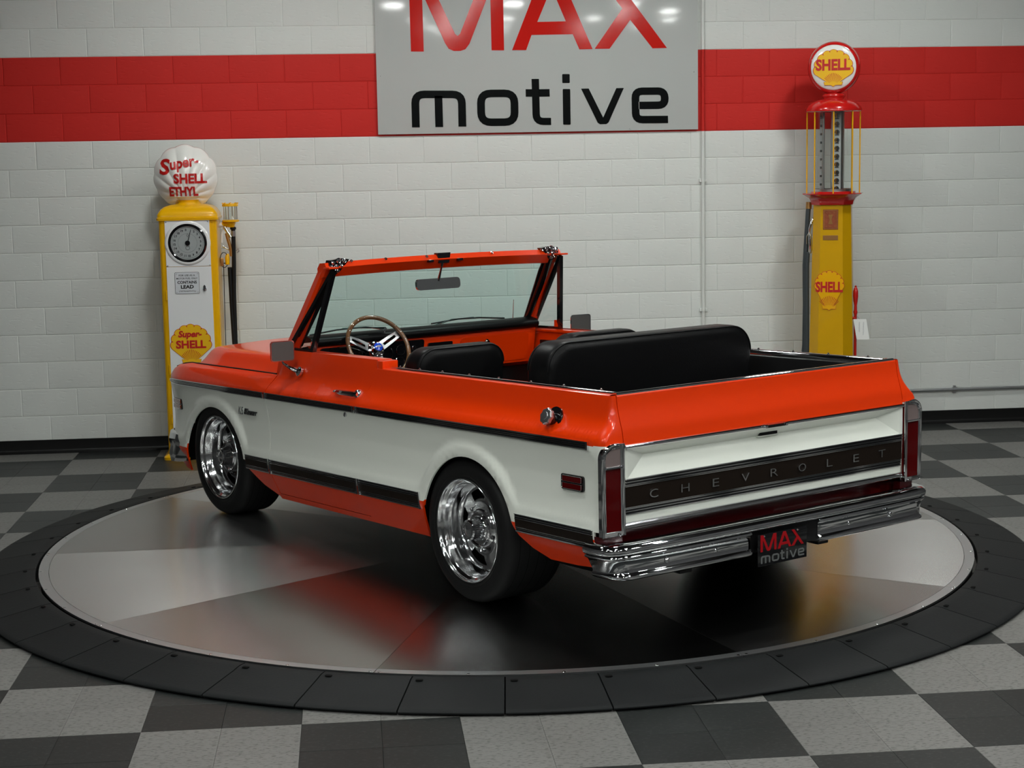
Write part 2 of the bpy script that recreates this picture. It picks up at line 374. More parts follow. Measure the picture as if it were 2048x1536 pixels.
# concrete blocks, 16 x 8 inch, painted; joints recessed
BZ0, BH, BX0 = .2808, .2032, .206
SIGN = (2.308, 4.731, 2.326, 3.78)
def block_geo(w, h):
    a, b, e = w/2-.0025, h/2-.0022, .006
    v = [(sx*a, .006, sz*b) for sx, sz in ((-1,-1),(1,-1),(1,1),(-1,1))]+[(sx*a, .003, sz*b) for sx, sz in ((-1,-1),(1,-1),(1,1),(-1,1))]
    v += [(sx*(a-.0025), .0004, sz*(b-.0025)) for sx, sz in ((-1,-1),(1,-1),(1,1),(-1,1))]+[(sx*(a-e), 0, sz*(b-e)) for sx, sz in ((-1,-1),(1,-1),(1,1),(-1,1))]
    f = [(12,13,14,15)]
    for k in (0, 4, 8): f += [(k+i, k+(i+1) % 4, k+4+(i+1) % 4, k+4+i) for i in range(4)]
    return v, f
bprot = {}; blocks = []; brest = MB(); bv, bf = block_geo(.4064, BH)
for k in range(-2, 20):
    z0 = BZ0+BH*k; z1 = z0+BH
    if z0 > RZ-.02: continue
    m = 'block_red' if 9.5 < k+.5+.0 < 13 and z0 > 2.3 and z1 < 2.93 else 'block_white'
    for n in range(-18, 46):
        if (n+k) % 2 == 0: continue
        x0 = BX0+.2032*n; x1 = x0+.4064
        if x1 < RX0 or x0 > RX1 or z1 < .05: continue
        c = ((x0+x1)/2, 0, (z0+z1)/2)
        hid = x0 > SIGN[0]+.02 and x1 < SIGN[1]-.02 and z0 > SIGN[2]
        vis = (not hid) and inview([(x0, 0, z0), (x1, 0, z1), (x0, 0, z1), (x1, 0, z0)], 0) and z1 < RZ
        blocks.append((vis, c, m, z1 > RZ or z0 < 0))
vb = [b for b in blocks if b[0]]; vb.sort(key=lambda b: abs(b[1][0]-3.4)+abs(b[1][2]-1.9)*.5); keep = set(id(b) for b in vb[:298])
for b in blocks:
    vis, c, m, part = b
    jx = random.uniform(-.0006, .0006); jy = random.uniform(-.0007, .0005)
    if id(b) in keep:
        if m not in bprot: o = MB().add(bv, bf, m).build('block', wall, smooth=30); bprot[m] = o
        else: o = dup(bprot[m], wall)
        o.location = (c[0]+jx, jy, c[2]+jx*.7)
    else:
        h = BH; cz = c[2]
        if part:
            z0 = max(0.0, c[2]-BH/2); z1 = min(RZ-.002, c[2]+BH/2); h = z1-z0; cz = (z0+z1)/2
            if h < .02: continue
        v2, f2 = block_geo(.4064, h); brest.add([(v[0]+c[0], v[1]+jy, v[2]+cz) for v in v2], f2, m)
brest.build('block_field', wall, smooth=30, merge=0, kind='stuff')

# ceiling lamps
first = None
for i, (lx, ly) in enumerate(LAMPS):
    if first is None:
        first = empty('ceiling_light', (lx, ly, LAMP_Z), label='square high bay ceiling lamp with a lit white diffuser', category='lamp', group='ceiling lamps over the showroom')
        MB().box(-.21, .21, -.21, .21, .012, .07, 'steel', .008).cyl((0, 0, .07), (0, 0, .15), .012, 'steel').build('housing', first)
        MB().box(-.17, .17, -.17, .17, 0, .010, 'lamp').build('diffuser', first, smooth=0)
        kids = list(first.children)
    else:
        e = dup(first); e.location = (lx, ly, LAMP_Z)
        for k in kids: dup(k, e)

# ------------------------------------------------------------------ conduits on the wall
ct = empty('electrical_conduit', (4.77, -.018, 0), label='slim painted metal conduit running down the block wall right of the sign', category='pipe')
pm = MB()
for z0, z1, m in ((.26, 2.3128, 'block_white'), (2.3128, 2.9224, 'block_red'), (2.9224, 4.28, 'block_white')): pm.cyl((0, 0, z0), (0, 0, z1), .0125, m, n=14, caps=False)
pm.build('pipe', ct)
for z in (1.94, .95, 3.6): MB().box(-.028, .028, -.004, .016, z-.012, z+.012, 'block_white', .003).cyl((0, 0, z-.012), (0, 0, z+.012), .016, 'block_white', n=14).build('strap', ct)
cu = empty('conduit_pipe', (4.80, -.018, .268), label='horizontal grey pipe low along the block wall behind the truck tail', category='pipe')
MB().cyl((0, 0, 0), (RX1-4.82, 0, 0), .013, 'alu', n=14).build('pipe', cu)
for x in (1.98, .6, 3.3): MB().cyl((x-.02, 0, 0), (x+.02, 0, 0), .018, 'alu', n=14).box(x-.01, x+.01, 0, .016, -.03, .03, 'alu').build('coupling', cu)

# ------------------------------------------------------------------ the wall sign
sg = empty('wall_sign', (SIGN[0], -.004, SIGN[2]), label='large glossy grey wall sign with big red letters over black letters', category='sign')
W_, Hh = SIGN[1]-SIGN[0], SIGN[3]-SIGN[2]
MB().box(0, W_, -.022, 0, 0, Hh, 'sign_grey', .0015).build('panel', sg, smooth=20)
zb1, zb2 = 2.932-SIGN[2], 2.3755-SIGN[2]
for kind, poly, holes in sign_letters():
    if kind == 'R': F = lambda u, v, w: (2.568-SIGN[0]+(u-240)*.0012458, -w, zb1+(312-.0129*(u-240)-v)*.001211)
    else: F = lambda u, v, w: (2.560-SIGN[0]+(u-250)*.0012650, -w, zb2+(767-.0172*(u-250)-v)*.001211)
    MB().prism(poly, F, .0224, .0245, 'sign_red' if kind == 'R' else 'sign_black', holes).build('letter', sg, smooth=0)
for x, z in ((.03, .43), (W_-.03, .43), (.03, 1.1), (W_-.03, 1.1), (.6, .012), (1.2, .012), (1.9, .012)):
    MB().cyl((x, -.022, z), (x, -.0255, z), .005, 'steel', r1=.003, n=8).build('screw', sg)

# ------------------------------------------------------------------ turntable
tt = empty('car_turntable', (TC.x, TC.y, 0), label='round brushed metal turntable deck of wedge plates under the truck', category='turntable')
MB().lathe([(0, .004), (2.492, .004), (2.494, .05), (2.492, .058), (0, .058)], (0, 0, 0), (0, 0, 1), 'black_matte', n=120).build('drum', tt)
def sector(a0, a1, r0, r1, z0, z1, m, n=14, mb=None):
    mb = mb or MB(); rows = []
    for i in range(n+1):
        a = a0+(a1-a0)*i/n; rows.append([(r*cos(a), r*sin(a), z) for r, z in ((r0, z0), (r1, z0), (r1, z1), (r0, z1))])
    mb.grid(rows, m, closed=True); mb.add(rows[0], [(0, 1, 2, 3)], m); mb.add(rows[-1], [(3, 2, 1, 0)], m); return mb
g = .0009
pl = sector(g/2.4, rad(36)-g/2.4, .03, 2.448, .058, H_DECK, 'deck_metal', 18)
pl = pl.build('deck_plate', tt, smooth=0)
bd = sector(.0006, rad(36)-.0006, 2.450, R_DECK, .055, H_DECK, 'alu', 18).build('edge_band', tt, smooth=0)
for k in range(10):
    if k: a = dup(pl, tt); b = dup(bd, tt)
    else: a, b = pl, bd
    a.rotation_euler.z = rad(36*k); b.rotation_euler.z = rad(36*k)
scr = MB().lathe([(.0075, -.003), (.0075, .0), (.006, .0012), (.0005, .0014)], (2.488, 0, H_DECK), (0, 0, 1), 'polished', n=8).build('bolt', tt)
angs = [36*k+9*q for k in range(10) for q in (1, 2, 3)]+[36*k+s for k in range(10) for s in (-.45, .45)]
for i, a in enumerate(angs):
    o = scr if i == 0 else dup(scr, tt); o.rotation_euler.z = rad(a)
MB().lathe([(.05, -.006), (.05, 0), (0.0005, 0)], (0, 0, H_DECK), (0, 0, 1), 'steel', n=24).build('hub_plate', tt)

rr = empty('ramp_ring', (TC.x, TC.y, 0), label='black rubber ramp ring of curved wedge segments around the turntable', category='ramp')
da = 2*pi/42
prof = [(R_RAMP0, .002), (R_RAMP0, .060), (R_RAMP0+.004, .063), (R_RAMP0+.030, .0635), (R_RAMP0+.055, .061), (R_RAMP0+.080, .055), (2.80, .0235), (2.822, .0195), (R_RAMP1, .015), (R_RAMP1, .010), (2.815, .002)]
def ramp_piece():
    mb = MB(); rows = []; gg = .0030/2.7
    for i in range(7):
        a = gg+(da-2*gg)*i/6; rows.append([(r*cos(a), r*sin(a), z) for r, z in prof])
    mb.grid(rows, 'ramp_black', closed=True); n = len(prof)
    mb.add(rows[0], [tuple(range(n))], 'ramp_black'); mb.add(rows[-1], [tuple(range(n))[::-1]], 'ramp_black'); return mb
seg = ramp_piece().build('ramp_segment', rr, smooth=30)
slot = MB().prism(rrect(2.558, .022, 2.578, .052, .008), lambda u, v, w: (u, v, w), .0625, .0641, 'black_matte').build('slot', seg, smooth=0)
for k in range(42):
    if k == 0: o = seg
    else: o = dup(seg, rr); dup(slot, o)
    o.rotation_euler.z = rad(-95.55)+k*da
# ------------------------------------------------------------------ the truck (x forward from the rear axle, y left, z up)
WB, RT, RR, YW = 2.5865, .345, .2504, .955
car = empty('convertible_truck', (3.4002, -4.5100, H_DECK+.0016), 2.1047, label='orange and white open-top classic two-door truck on the turntable', category='truck')
w_r = pchip([.22, .26, .30, .36, .405, .44, .489, .508, .545, .60, .68, .76, .83, .865, .885, .91, .94, .97, 1.01, 1.052, 1.12],
            [.880, .905, .925, .955, .974, .981, .984, .982, .972, .965, .963, .972, .982, .982, .972, .948, .926, .913, .904, .896, .880])
w_f = pchip([.22, .26, .30, .36, .405, .44, .489, .508, .545, .60, .68, .76, .83, .865, .885, .91, .93, .945, .956, 1.12],
            [.880, .905, .925, .955, .974, .981, .984, .982, .972, .965, .963, .972, .982, .982, .974, .960, .945, .928, .893, .85])
ARCH = [(-.03, .326, .376), (2.60, .332, .394)]
def w_side(x, z):
    t = smooth01(1.84, 2.08, x); w = w_r(z)*(1-t)+w_f(z)*t
    if x > 2.95: w -= .050*((x-2.95)/.32)**2.6
    for cx, cz, r in ARCH:
        d = hypot(x-cx, z-cz)-r
        if z < cz: d = abs(x-cx)-r
        if d < .11:
            f = (1-smooth01(.035, .085, d))*smooth01(.40, .50, z); tgt = .984-(.050*((x-2.95)/.32)**2.6 if x > 2.95 else 0)
            w = w+(max(tgt, w)-w)*f
            w -= .006*(1-smooth01(0, .012, d))*f
    return w
def side_panel(name, parent, outline, side, lines=(), sp=.022, t=.010):
    xs = [p[0] for p in outline]; zs = [p[1] for p in outline]; x0, x1, z0, z1 = min(xs), max(xs), min(zs), max(zs)
    O = []                                   # densify outline
    for i in range(len(outline)):
        a, b = outline[i], outline[(i+1) % len(outline)]; L = hypot(b[0]-a[0], b[1]-a[1]); n = max(1, int(L/sp))
        O += [(a[0]+(b[0]-a[0])*k/n, a[1]+(b[1]-a[1])*k/n) for k in range(n)]
    pts = [Vector(p) for p in O]; edges = []; n0 = len(O)
    for z in lines:
        if z0 < z < z1:
            prev = None; n = int((x1-x0)/sp)+1
            for k in range(n+1):
                x = x0+1e-3+(x1-x0-2e-3)*k/n
                if inpoly((x, z), outline):
                    pts.append(Vector((x, z)))
                    if prev is not None: edges.append((prev, len(pts)-1))
                    prev = len(pts)-1
                else: prev = None
    z = z0+sp*.4
    zl = []
    while z < z1: zl.append(z); z += sp*(.5 if z > .86 or .46 < z < .58 else .85)
    On = np.array(O)
    for k, z in enumerate(zl):
        if any(abs(z-q) < sp*.3 for q in lines): continue
        x = x0+sp*(.5 if k % 2 else 1.0)
        while x < x1:
            if inpoly((x, z), outline) and np.min(np.hypot(On[:, 0]-x, On[:, 1]-z)) > sp*.45: pts.append(Vector((x, z)))
            x += sp
    V, E, F, *_ = delaunay_2d_cdt(pts, edges, [list(range(n0))], 1, 1e-6)
    V = [tuple(v) for v in V]; F = [tuple(f) for f in F]
    F = [f for f in F if inpoly((sum(V[i][0] for i in f)/3, sum(V[i][1] for i in f)/3), outline)]
    wv = [w_side(*v) for v in V]; n = len(V)
    vs = [(v[0], side*w, v[1]-RAKE*v[0]) for v, w in zip(V, wv)]+[(v[0], side*(w-t), v[1]-RAKE*v[0]) for v, w in zip(V, wv)]
    ed = {}
    for f in F:
        for i in range(3): ed[(f[i], f[(i+1) % 3])] = 1
    out = [f if side < 0 else f[::-1] for f in F]
    inn = [tuple(i+n for i in f[::-1]) for f in out]
    rim = [(a, a+n, b+n, b) if side < 0 else (b, b+n, a+n, a) for (a, b) in ed if (b, a) not in ed]
    me = bpy.data.meshes.new(name); me.from_pydata(vs, [], out+inn+rim)
    ms = ['orange', 'white_paint', 'black_satin']
    for m in ms: me.materials.append(MATS[m])
    nrm = []
    for v in V:
        e = .004; dx = (w_side(v[0]+e, v[1])-w_side(v[0]-e, v[1]))/(2*e); dz = (w_side(v[0], v[1]+e)-w_side(v[0], v[1]-e))/(2*e)
        nrm.append(Vector((-dx, side, -dz)).normalized())
    ln = []; no = len(out); me.update()
    for k, p in enumerate(me.polygons):
        p.use_smooth = True; vi = p.vertices
        if k < no:
            zc = sum(V[i][1] for i in vi)/3; p.material_index = 1 if .447 < zc < .846 else 0; ln += [nrm[i] for i in vi]
        else:
            if k < 2*no: p.material_index = 2
            else: zc = V[vi[0] % n][1]; p.material_index = 1 if .447 < zc < .846 else 0
            ln += [p.normal.copy()]*len(vi)
    me.normals_split_custom_set(ln)
    o = bpy.data.objects.new(name, me); COL.objects.link(o); o.parent = parent; return o
def arc(cx, cz, r, a0, a1, n=36): return [(cx+r*cos(rad(a0+(a1-a0)*i/n)), cz+r*sin(rad(a0+(a1-a0)*i/n))) for i in range(n+1)]
LN = (.447, .846)
A0, A1 = ARCH
doorfront = [(1.905, .285), (1.895, .45), (1.918, .70), (1.926, .85), (1.915, .90), (1.893, .95), (1.865, 1.0), (1.84, 1.095)]
doorback = [(.925, .285), (.934, .45), (.940, .70), (.942, .84), (.932, .89), (.912, .935), (.895, .975), (.888, 1.01), (.872, 1.05)]
fend_o = [(1.911, .285), (1.92, .262), (2.06, .315), (2.175, .405), (2.203, .455)]+arc(A1[0], A1[1], A1[2], 162, 12, 34)+[(3.01, .36), (3.055, .29), (3.12, .30), (3.16, .38), (3.20, .50), (3.235, .60), (3.258, .72), (3.268, .84), (3.262, .875), (3.225, .915), (3.15, .945), (3.05, .956), (1.90, .956), (1.921, .90), (1.932, .85), (1.924, .70), (1.901, .45)]
quart_o = [(.879, 1.052), (.895, 1.01), (.902, .975), (.919, .935), (.939, .89), (.949, .84), (.947, .70), (.941, .45), (.932, .285), (.925, .262), (.40, .262), (.345, .40), (.343, .42)]+arc(A0[0], A0[1], A0[2], 16, 156, 34)+[(-.392, .44), (-.43, .385), (-.50, .335), (-.606, .296), (-.80, .30), (-.985, .315), (-.985, 1.052)]
door_o = doorfront[::-1]+doorback+[]
door_o = [(.872, 1.098)]+[(1.84, 1.098)]+[(1.865, 1.0), (1.893, .95), (1.915, .90), (1.926, .85), (1.918, .70), (1.895, .45), (1.905, .285), (.925, .285), (.934, .45), (.940, .70), (.942, .84), (.932, .89), (.912, .935), (.895, .975), (.888, 1.01), (.875, 1.04)]

def trim(name, parent, side, x0, x1, rows, n=None, taper=None, endcap=()):
    """rows: (z0, z1, proud, material) stacked; follows the body side"""
    mb = MB(); n = n or max(2, int(abs(x1-x0)/.03))
    for z0, z1, pr, m in rows:
        R = []
        for i in range(n+1):
            x = x0+(x1-x0)*i/n; s = taper(x) if taper else 1; zm = (rows[0][1]+rows[-1][0])/2
            a = zm+(z0-zm)*s; b = zm+(z1-zm)*s; ya, yb = w_side(x, a), w_side(x, b)
            R.append([(x, side*(ya-.003), a), (x, side*(ya+pr), a), (x, side*(yb+pr), b), (x, side*(yb-.003), b)])
        mb.grid(R, m, closed=True); mb.add(R[0], [(0, 1, 2, 3)], m); mb.add(R[-1], [(0, 1, 2, 3)], m)
    for xe in endcap:
        a, b = rows[-1][0], rows[0][1]; ya = w_side(xe, a); yb = w_side(xe, b)
        mb.grid([[(xe+dx, side*(y0+q), z) for y0, z in ((ya, a), (yb, b)) ] for dx, q in ((-.006, -.002), (-.006, .011), (.006, .011), (.006, -.002))], 'chrome')
    return mb.build(name, parent, smooth=25, rake=True)
UP = [(.858, .8635, .009, 'chrome'), (.851, .858, .004, 'black_gloss'), (.8495, .851, .008, 'chrome'), (.8435, .8495, .004, 'black_gloss'), (.842, .8435, .008, 'chrome'), (.834, .842, .004, 'black_gloss'), (.829, .834, .008, 'chrome')]
LO = [(.4855, .489, .008, 'chrome'), (.4775, .4855, .004, 'black_gloss'), (.4755, .4775, .0065, 'steel'), (.4685, .4755, .004, 'black_gloss'), (.4665, .4685, .007, 'chrome'), (.4285, .4665, .0045, 'wood_dark'), (.4265, .4285, .007, 'chrome'), (.4195, .4265, .004, 'black_gloss'), (.4180, .4195, .0065, 'steel'), (.4120, .4180, .004, 'black_gloss'), (.4050, .4120, .008, 'chrome')]
def marker(parent, x, z, side, lens):
    y = lambda q: side*(w_side(x, z)+q)
    mb = MB().prism(rrect(x-.078, z-.034, x+.078, z+.034, .012), lambda u, v, w: (u, side*(w_side(u, z)+w-.002), v), 0, .010, 'black_gloss')
    o = mb.build('side_marker', parent, rake=True)
    for dz in (-.0155, .0155):
        mb = MB().prism(rrect(x-.066, z+dz-.0125, x+.066, z+dz+.0125, .006), lambda u, v, w: (u, side*(w_side(u, z)+w), v), .004, .013, lens)
        mb.tube([(u, side*(w_side(u, z)+.0125), v) for u, v in rrect(x-.066, z+dz-.0125, x+.066, z+dz+.0125, .006)], .0016, 'chrome', 6, closed=True)
        mb.build('marker_lens', o, rake=True, label='amber lens' if lens[0] == 'a' else 'red lens')
for side in (1, -1):
    fe = side_panel('front_fender', car, fend_o, side, LN)
    trim('side_moulding', fe, side, 1.940, 3.255, UP, taper=lambda x: 1 if x < 3.05 else max(.12, sqrt(max(0, 1-((x-3.05)/.207)**2))), endcap=(1.945,))
    trim('lower_moulding', fe, side, 1.908, 2.190, LO, endcap=(1.914,))
    marker(fe, 3.125, .706, side, 'amber_lens')
    dr = side_panel('door', car, door_o, side, LN)
    trim('side_moulding', dr, side, .957, 1.924, UP, endcap=(.962, 1.919)); trim('lower_moulding', dr, side, .944, 1.894, LO, endcap=(.949, 1.889))
    qp = side_panel('quarter_panel', car, quart_o, side, LN)
    trim('side_moulding', qp, side, -.955, .944, UP, endcap=(-.950, .938)); trim('lower_moulding', qp, side, .356, .935, LO, endcap=(.361, .930)); trim('lower_moulding', qp, side, -.975, -.425, LO)
    marker(qp, -.825, .673, side, 'red_lens')
    # quarter corner wrapping to the rear, between the side and the tailgate
    rows = []
    xr = pchip([.30, .50, .70, .865, .90, .95, 1.0, 1.052], [-1.030, -1.040, -1.048, -1.046, -1.040, -1.024, -1.010, -1.002])
    for i in range(41):
        z = .315+(1.052-.315)*i/40; w = w_side(-.985, z); X = xr(z); r = min(.030, max(.012, w-.878)); row = []
        for k in range(9):
            a = pi/2*k/8; row.append((-.985-(-.985-X)*sin(a), side*(w-r+r*cos(a)), z))
        row.append((X, side*.872, z)); row.append((X+.04, side*.871, z)); rows.append(row)
    mb = MB()
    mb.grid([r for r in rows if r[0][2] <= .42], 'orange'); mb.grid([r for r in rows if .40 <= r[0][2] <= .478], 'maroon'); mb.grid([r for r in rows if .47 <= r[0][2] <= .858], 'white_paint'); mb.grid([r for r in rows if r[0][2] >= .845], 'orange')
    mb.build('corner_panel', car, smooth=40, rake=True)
    # door shell, inner ledge
    mb = MB()
    mb.box(.885, 1.84, *sorted((side*.872, side*.79)), 1.078, 1.096, 'orange', .006); mb.box(.90, 1.88, *sorted((side*.862, side*.80)), .40, 1.08, 'orange')
    mb.build('door_shell', dr, rake=True)
    mb = MB().box(.95, 1.72, *sorted((side*.798, side*.786)), .50, 1.03, 'vinyl', .004).build('inner_panel', dr, rake=True, label='black door trim panel')
    # little raised latch post behind the door
    MB().box(.815, .872, *sorted((side*.893, side*.80)), 1.0, 1.094, 'orange', .006).build('latch_post', car, rake=True)

# --- door furniture
def find(parent, name): return [c for c in car.children if c.name.startswith(name)]
doors = [c for c in car.children if c.name.startswith('door') and len(c.name) < 10 and '_' not in c.name]
for dr in doors:
    side = 1 if sum(v.co.y for v in dr.data.vertices) > 0 else -1
    y = lambda q, z=.918, x=1.05: side*(w_side(x, z)+q)
    mb = MB()
    mb.lathe([(.0005, .014), (.018, .014), (.024, .008), (.026, 0), (.026, -.01)], (.985, y(0), .918), (0, side, .35), 'chrome', n=20)
    rows = []
    for t, h, q in ((0, .006, .020), (.03, .011, .030), (.12, .010, .033), (.20, .009, .030), (.225, .006, .026)):
        X = .965+t; rows.append([(X, y(q-.010), .916-h), (X, y(q), .918-h*.9), (X, y(q+.006), .920), (X, y(q), .922+h*.9), (X, y(q-.010), .924+h)])
    mb.grid(rows, 'chrome', closed=True); mb.add(rows[0], [(0, 1, 2, 3, 4)], 'chrome'); mb.add(rows[-1], [(4, 3, 2, 1, 0)], 'chrome')
    mb.cyl((1.155, y(-.01), .917), (1.155, y(.024), .919), .010, 'chrome'); mb.build('door_handle', dr, rake=True)
    MB().lathe([(.0005, .009), (.006, .009), (.012, .007), (.0135, 0)], (1.05, side*(w_side(1.05, .812)), .812), (0, side, 0), 'chrome', n=20).build('lock', dr, rake=True)
    # mirror: rounded rectangular head on a chrome arm
    mx, my, mz = 1.66, (1.005 if side > 0 else 1.06), 1.108
    mb = MB()
    ol = rrect(my-.066, mz-.054, my+.066, mz+.058, .017)
    F = lambda u, v, w: (mx+w+(.18 if side > 0 else -.22)*(u-my), side*u, v)
    mb.prism(ol, F, 0, .006, 'chrome'); mb.prism(rrect(my-.061, mz-.049, my+.061, mz+.053, .015), F, -.0012, .001, 'grey_back')
    mb.lathe([(.0005, .0), (.03, .004), (.035, .01), (.02, .03), (.008, .045)], F(my, mz, .006), (1, 0, 0), 'chrome', n=16)
    mb.tube([F(my, mz, .045), (mx+.03, side*.985, 1.04), (mx-.01, side*.965, 1.015), (mx-.02, side*.935, 1.000)], [.006, .007, .010, .014], 'chrome', 10)
    mb.lathe([(.0005, .012), (.018, .010), (.027, .002), (.028, -.01)], (mx-.03, side*.926, .995), (0, side, .4), 'chrome', n=18)
    mb.build('side_mirror', dr, rake=True, label='chrome door mirror on a short arm')
    # vent window frame and glass
    A = Vector((1.488, side*.772, 1.535)); B = Vector((1.600, side*.850, 1.100)); C_ = Vector((1.868, side*.846, 1.100))
    mb = MB()
    for a, b, w in ((A, B, .014), (B, C_, .010), (C_, A, .010)):
        d = (b-a).normalized(); s_ = Vector((0, side, 0)); s_ = (s_-d*s_.dot(d)).normalized(); q = d.cross(s_)
        R = [[p+s_*e*.012+q*f*w for e, f in ((-1, -1), (1, -1), (1, 1), (-1, 1))] for p in (a-d*.006, b+d*.006)]
        mb.grid(R, 'black_gloss', closed=True); mb.add(R[0], [(0, 1, 2, 3)], 'black_gloss'); mb.add(R[1], [(3, 2, 1, 0)], 'black_gloss')
    mb.box(1.60, 1.635, *sorted((side*.832, side*.845)), 1.108, 1.15, 'orange', .004)
    vf = mb.build('vent_frame', dr, rake=True, label='black triangular vent window frame')
    MB().add([A, B, C_, A+Vector((0, -side*.004, 0)), B+Vector((0, -side*.004, 0)), C_+Vector((0, -side*.004, 0))], [(0, 1, 2), (5, 4, 3), (0, 3, 4, 1), (1, 4, 5, 2), (2, 5, 3, 0)], 'clear_glass').build('vent_glass', dr, smooth=0, rake=True)
fl = [c for c in car.children if c.name.startswith('front_fender')]
for fe in fl:
    side = 1 if fe.data.vertices[0].co.y > 0 else -1
    yb = side*(w_side(2.16, .73)+.001)
    MB().text('K/5', (2.245 if side > 0 else 2.07, yb, .712), (-side, 0, 0), (0, 0, 1), .062, .046, 'chrome', .006, .012, .25).text('Blazer', (2.13 if side > 0 else 2.19, yb, .716), (-side, 0, 0), (0, 0, 1), .155, .036, 'black_gloss', .006, .02, .25).text('Blazer', (2.13 if side > 0 else 2.19, yb+side*.006, .717), (-side, 0, 0), (0, 0, 1), .152, .034, 'chrome', .001, -.012, .25).build('badge', fe, smooth=0, rake=True, label='small chrome and black script badge')

# --- sills, hood, cowl
for side in (1, -1):
    MB().grid([[(x, side*w_side(x, z), z) for z in (.250, .265, .281)]+[(x, side*.80, .281), (x, side*.80, .250)] for x in np.linspace(.40, 1.925, 40).tolist()], 'orange', closed=True).build('rocker_panel', car, rake=True)
def hood_z(x, y):
    a = abs(y); base = pchip_h(a)
    f = smooth01(3.02, 3.24, x); return base*(1-f)+.925*f-.02*f*(a/.85)
pchip_h = pchip([0, .30, .62, .735, .775, .82, .862, .875], [1.062, 1.062, 1.050, 1.044, 1.030, .985, .950, .938])
ys = [i/20*.72 for i in range(21)]+[.735, .75, .765, .78, .80, .82, .84, .855, .864, .872]
ys = [-y for y in ys[::-1]]+ys[1:]
xs = np.linspace(1.965, 3.245, 50).tolist()
top = [[(x, y*(1-.06*smooth01(2.8, 3.25, x)), hood_z(x, y)) for y in ys] for x in xs]
mb = MB().grid(top, 'orange'); mb.grid([[ (p[0], p[1], p[2]-.03) for p in r] for r in top], 'black_satin')
mb.build('hood', car, smooth=50, rake=True)
for s in (1, -1): MB().tube([(x, s*(w_f(min(.955, zz))-max(0, x-2.95)*.10-.004), zz) for x, zz in ((1.955, .958), (2.3, .959), (2.7, .959), (2.95, .9585), (3.06, .957), (3.14, .949), (3.20, .930))], .0042, 'black_satin', 6).build('hood_seal', car, smooth=60, rake=True, label='thin dark seal between fender and hood')  # black tube added to draw the dark gap beside the hood
cow = [[(x, y, (hood_z(2.0, y)+.012*smooth01(1.96, 1.80, x))) for y in ys] for x in np.linspace(1.87, 1.958, 6).tolist()]
MB().grid(cow, 'orange').build('cowl_panel', car, smooth=50, rake=True)
for side in (1, -1):     # cowl side between fender, door and pillar
    MB().grid([[(x, side*y, z) for y, z in ((.890, .90), (.884, .955), (.874, 1.0), (.862, 1.05), (.852, 1.092), (.80, 1.098), (.74, 1.09))] for x in np.linspace(1.846, 1.966, 6).tolist()], 'orange').build('cowl_side', car, smooth=60, rake=True)
# inner black shell so that panel gaps look dark
for side in (1, -1):
    mb = MB().grid([[(x, side*(w_side(min(x, 2.9), z)-.035), z) for z in (.27, .45, .70, .84, .92)] for x in (-.96, -.5)]+[], 'black_matte')
    for xa, xb in ((.40, 1.88), (1.89, 2.14)): mb.grid([[(x, side*(w_r(z)-.040), z) for z in (.27, .45, .70, .84, .92)] for x in np.linspace(xa, xb, 8).tolist()], 'black_matte')
    for cx, cz, r in ARCH:       # wheel wells
        R = [[(cx+(r+.05)*cos(a), side*y, cz+(r+.045)*sin(a)) for y in (.93, .90, .52)] for a in np.linspace(.05, pi-.05, 30).tolist()]
        mb.grid(R, 'black_matte'); mb.add([(p[2][0], p[2][1], p[2][2]) for p in R], [tuple(range(len(R)))], 'black_matte')
        R2 = [[(cx+(r+q)*cos(a), side*(.968-.01*q), cz+(r+q)*sin(a)) for q in (.002, .05)] for a in np.linspace(.25, pi-.25, 30).tolist()]
        mb.grid([[(p[0], side*(w_side(p[0], max(.42, p[2]))-.014), p[2]) for p in rw] for rw in R2], 'black_matte')
    mb.build('wheel_well', car, smooth=60, rake=True)
# front end: grille, headlamps, bumper (hidden from this side but there)
mb = MB().box(3.16, 3.20, -.80, .80, .46, .93, 'black_satin')
fr = mb.build('radiator_support', car, rake=True)
mb = MB().box(3.20, 3.235, -.84, .84, .52, .56, 'chrome', .008).box(3.20, 3.235, -.84, .84, .86, .90, 'chrome', .008).box(3.20, 3.245, -.55, .55, .69, .73, 'chrome', .008)
for y in np.linspace(-.5, .5, 11).tolist(): mb.box(3.205, 3.225, y-.005, y+.005, .56, .86, 'black_gloss')
mb.build('grille', car, rake=True)
for side in (1, -1): MB().lathe([(.09, 0), (.095, .02), (.085, .03), (.0005, .045)], (3.19, side*.68, .71), (1, 0, 0), 'clear_glass', n=24, mats=['chrome', 'chrome', 'clear_lens']).build('headlamp', car, rake=True)
sec = [(-.06, .06), (-.02, .078), (.0, .07), (.012, .03), (.004, 0), (.014, -.04), (.004, -.078), (-.03, -.085)]
def bumper_rows(xc, zc, sgn, ys_, sec, endr, yend):
    rows = []
    for y, x, ex in ys_: rows.append([(x+sgn*a*ex[0], y+a*ex[1], zc+b*ex[2]) for a, b in sec])
    return rows
P = []
for s, lst in ((1, [(3.02, .955), (3.12, .975), (3.22, .972), (3.29, .94), (3.335, .87)]),):
    for x, y in lst: P.append((x, y))
path = P+[(3.36, .6), (3.375, 0), (3.36, -.6)]+[(x, -y) for x, y in P[::-1]]
rows = []
for i, (x, y) in enumerate(path):
    a = path[max(0, i-1)]; b = path[min(len(path)-1, i+1)]; d = Vector((b[0]-a[0], b[1]-a[1])).normalized(); n = Vector((-d.y, d.x))
    k = 1 if 1 < i < len(path)-2 else (.9 if i in (1, len(path)-2) else .8)
    rows.append([(x+n.x*p, y+n.y*p, .435+q*1.25*k) for p, q in sec])
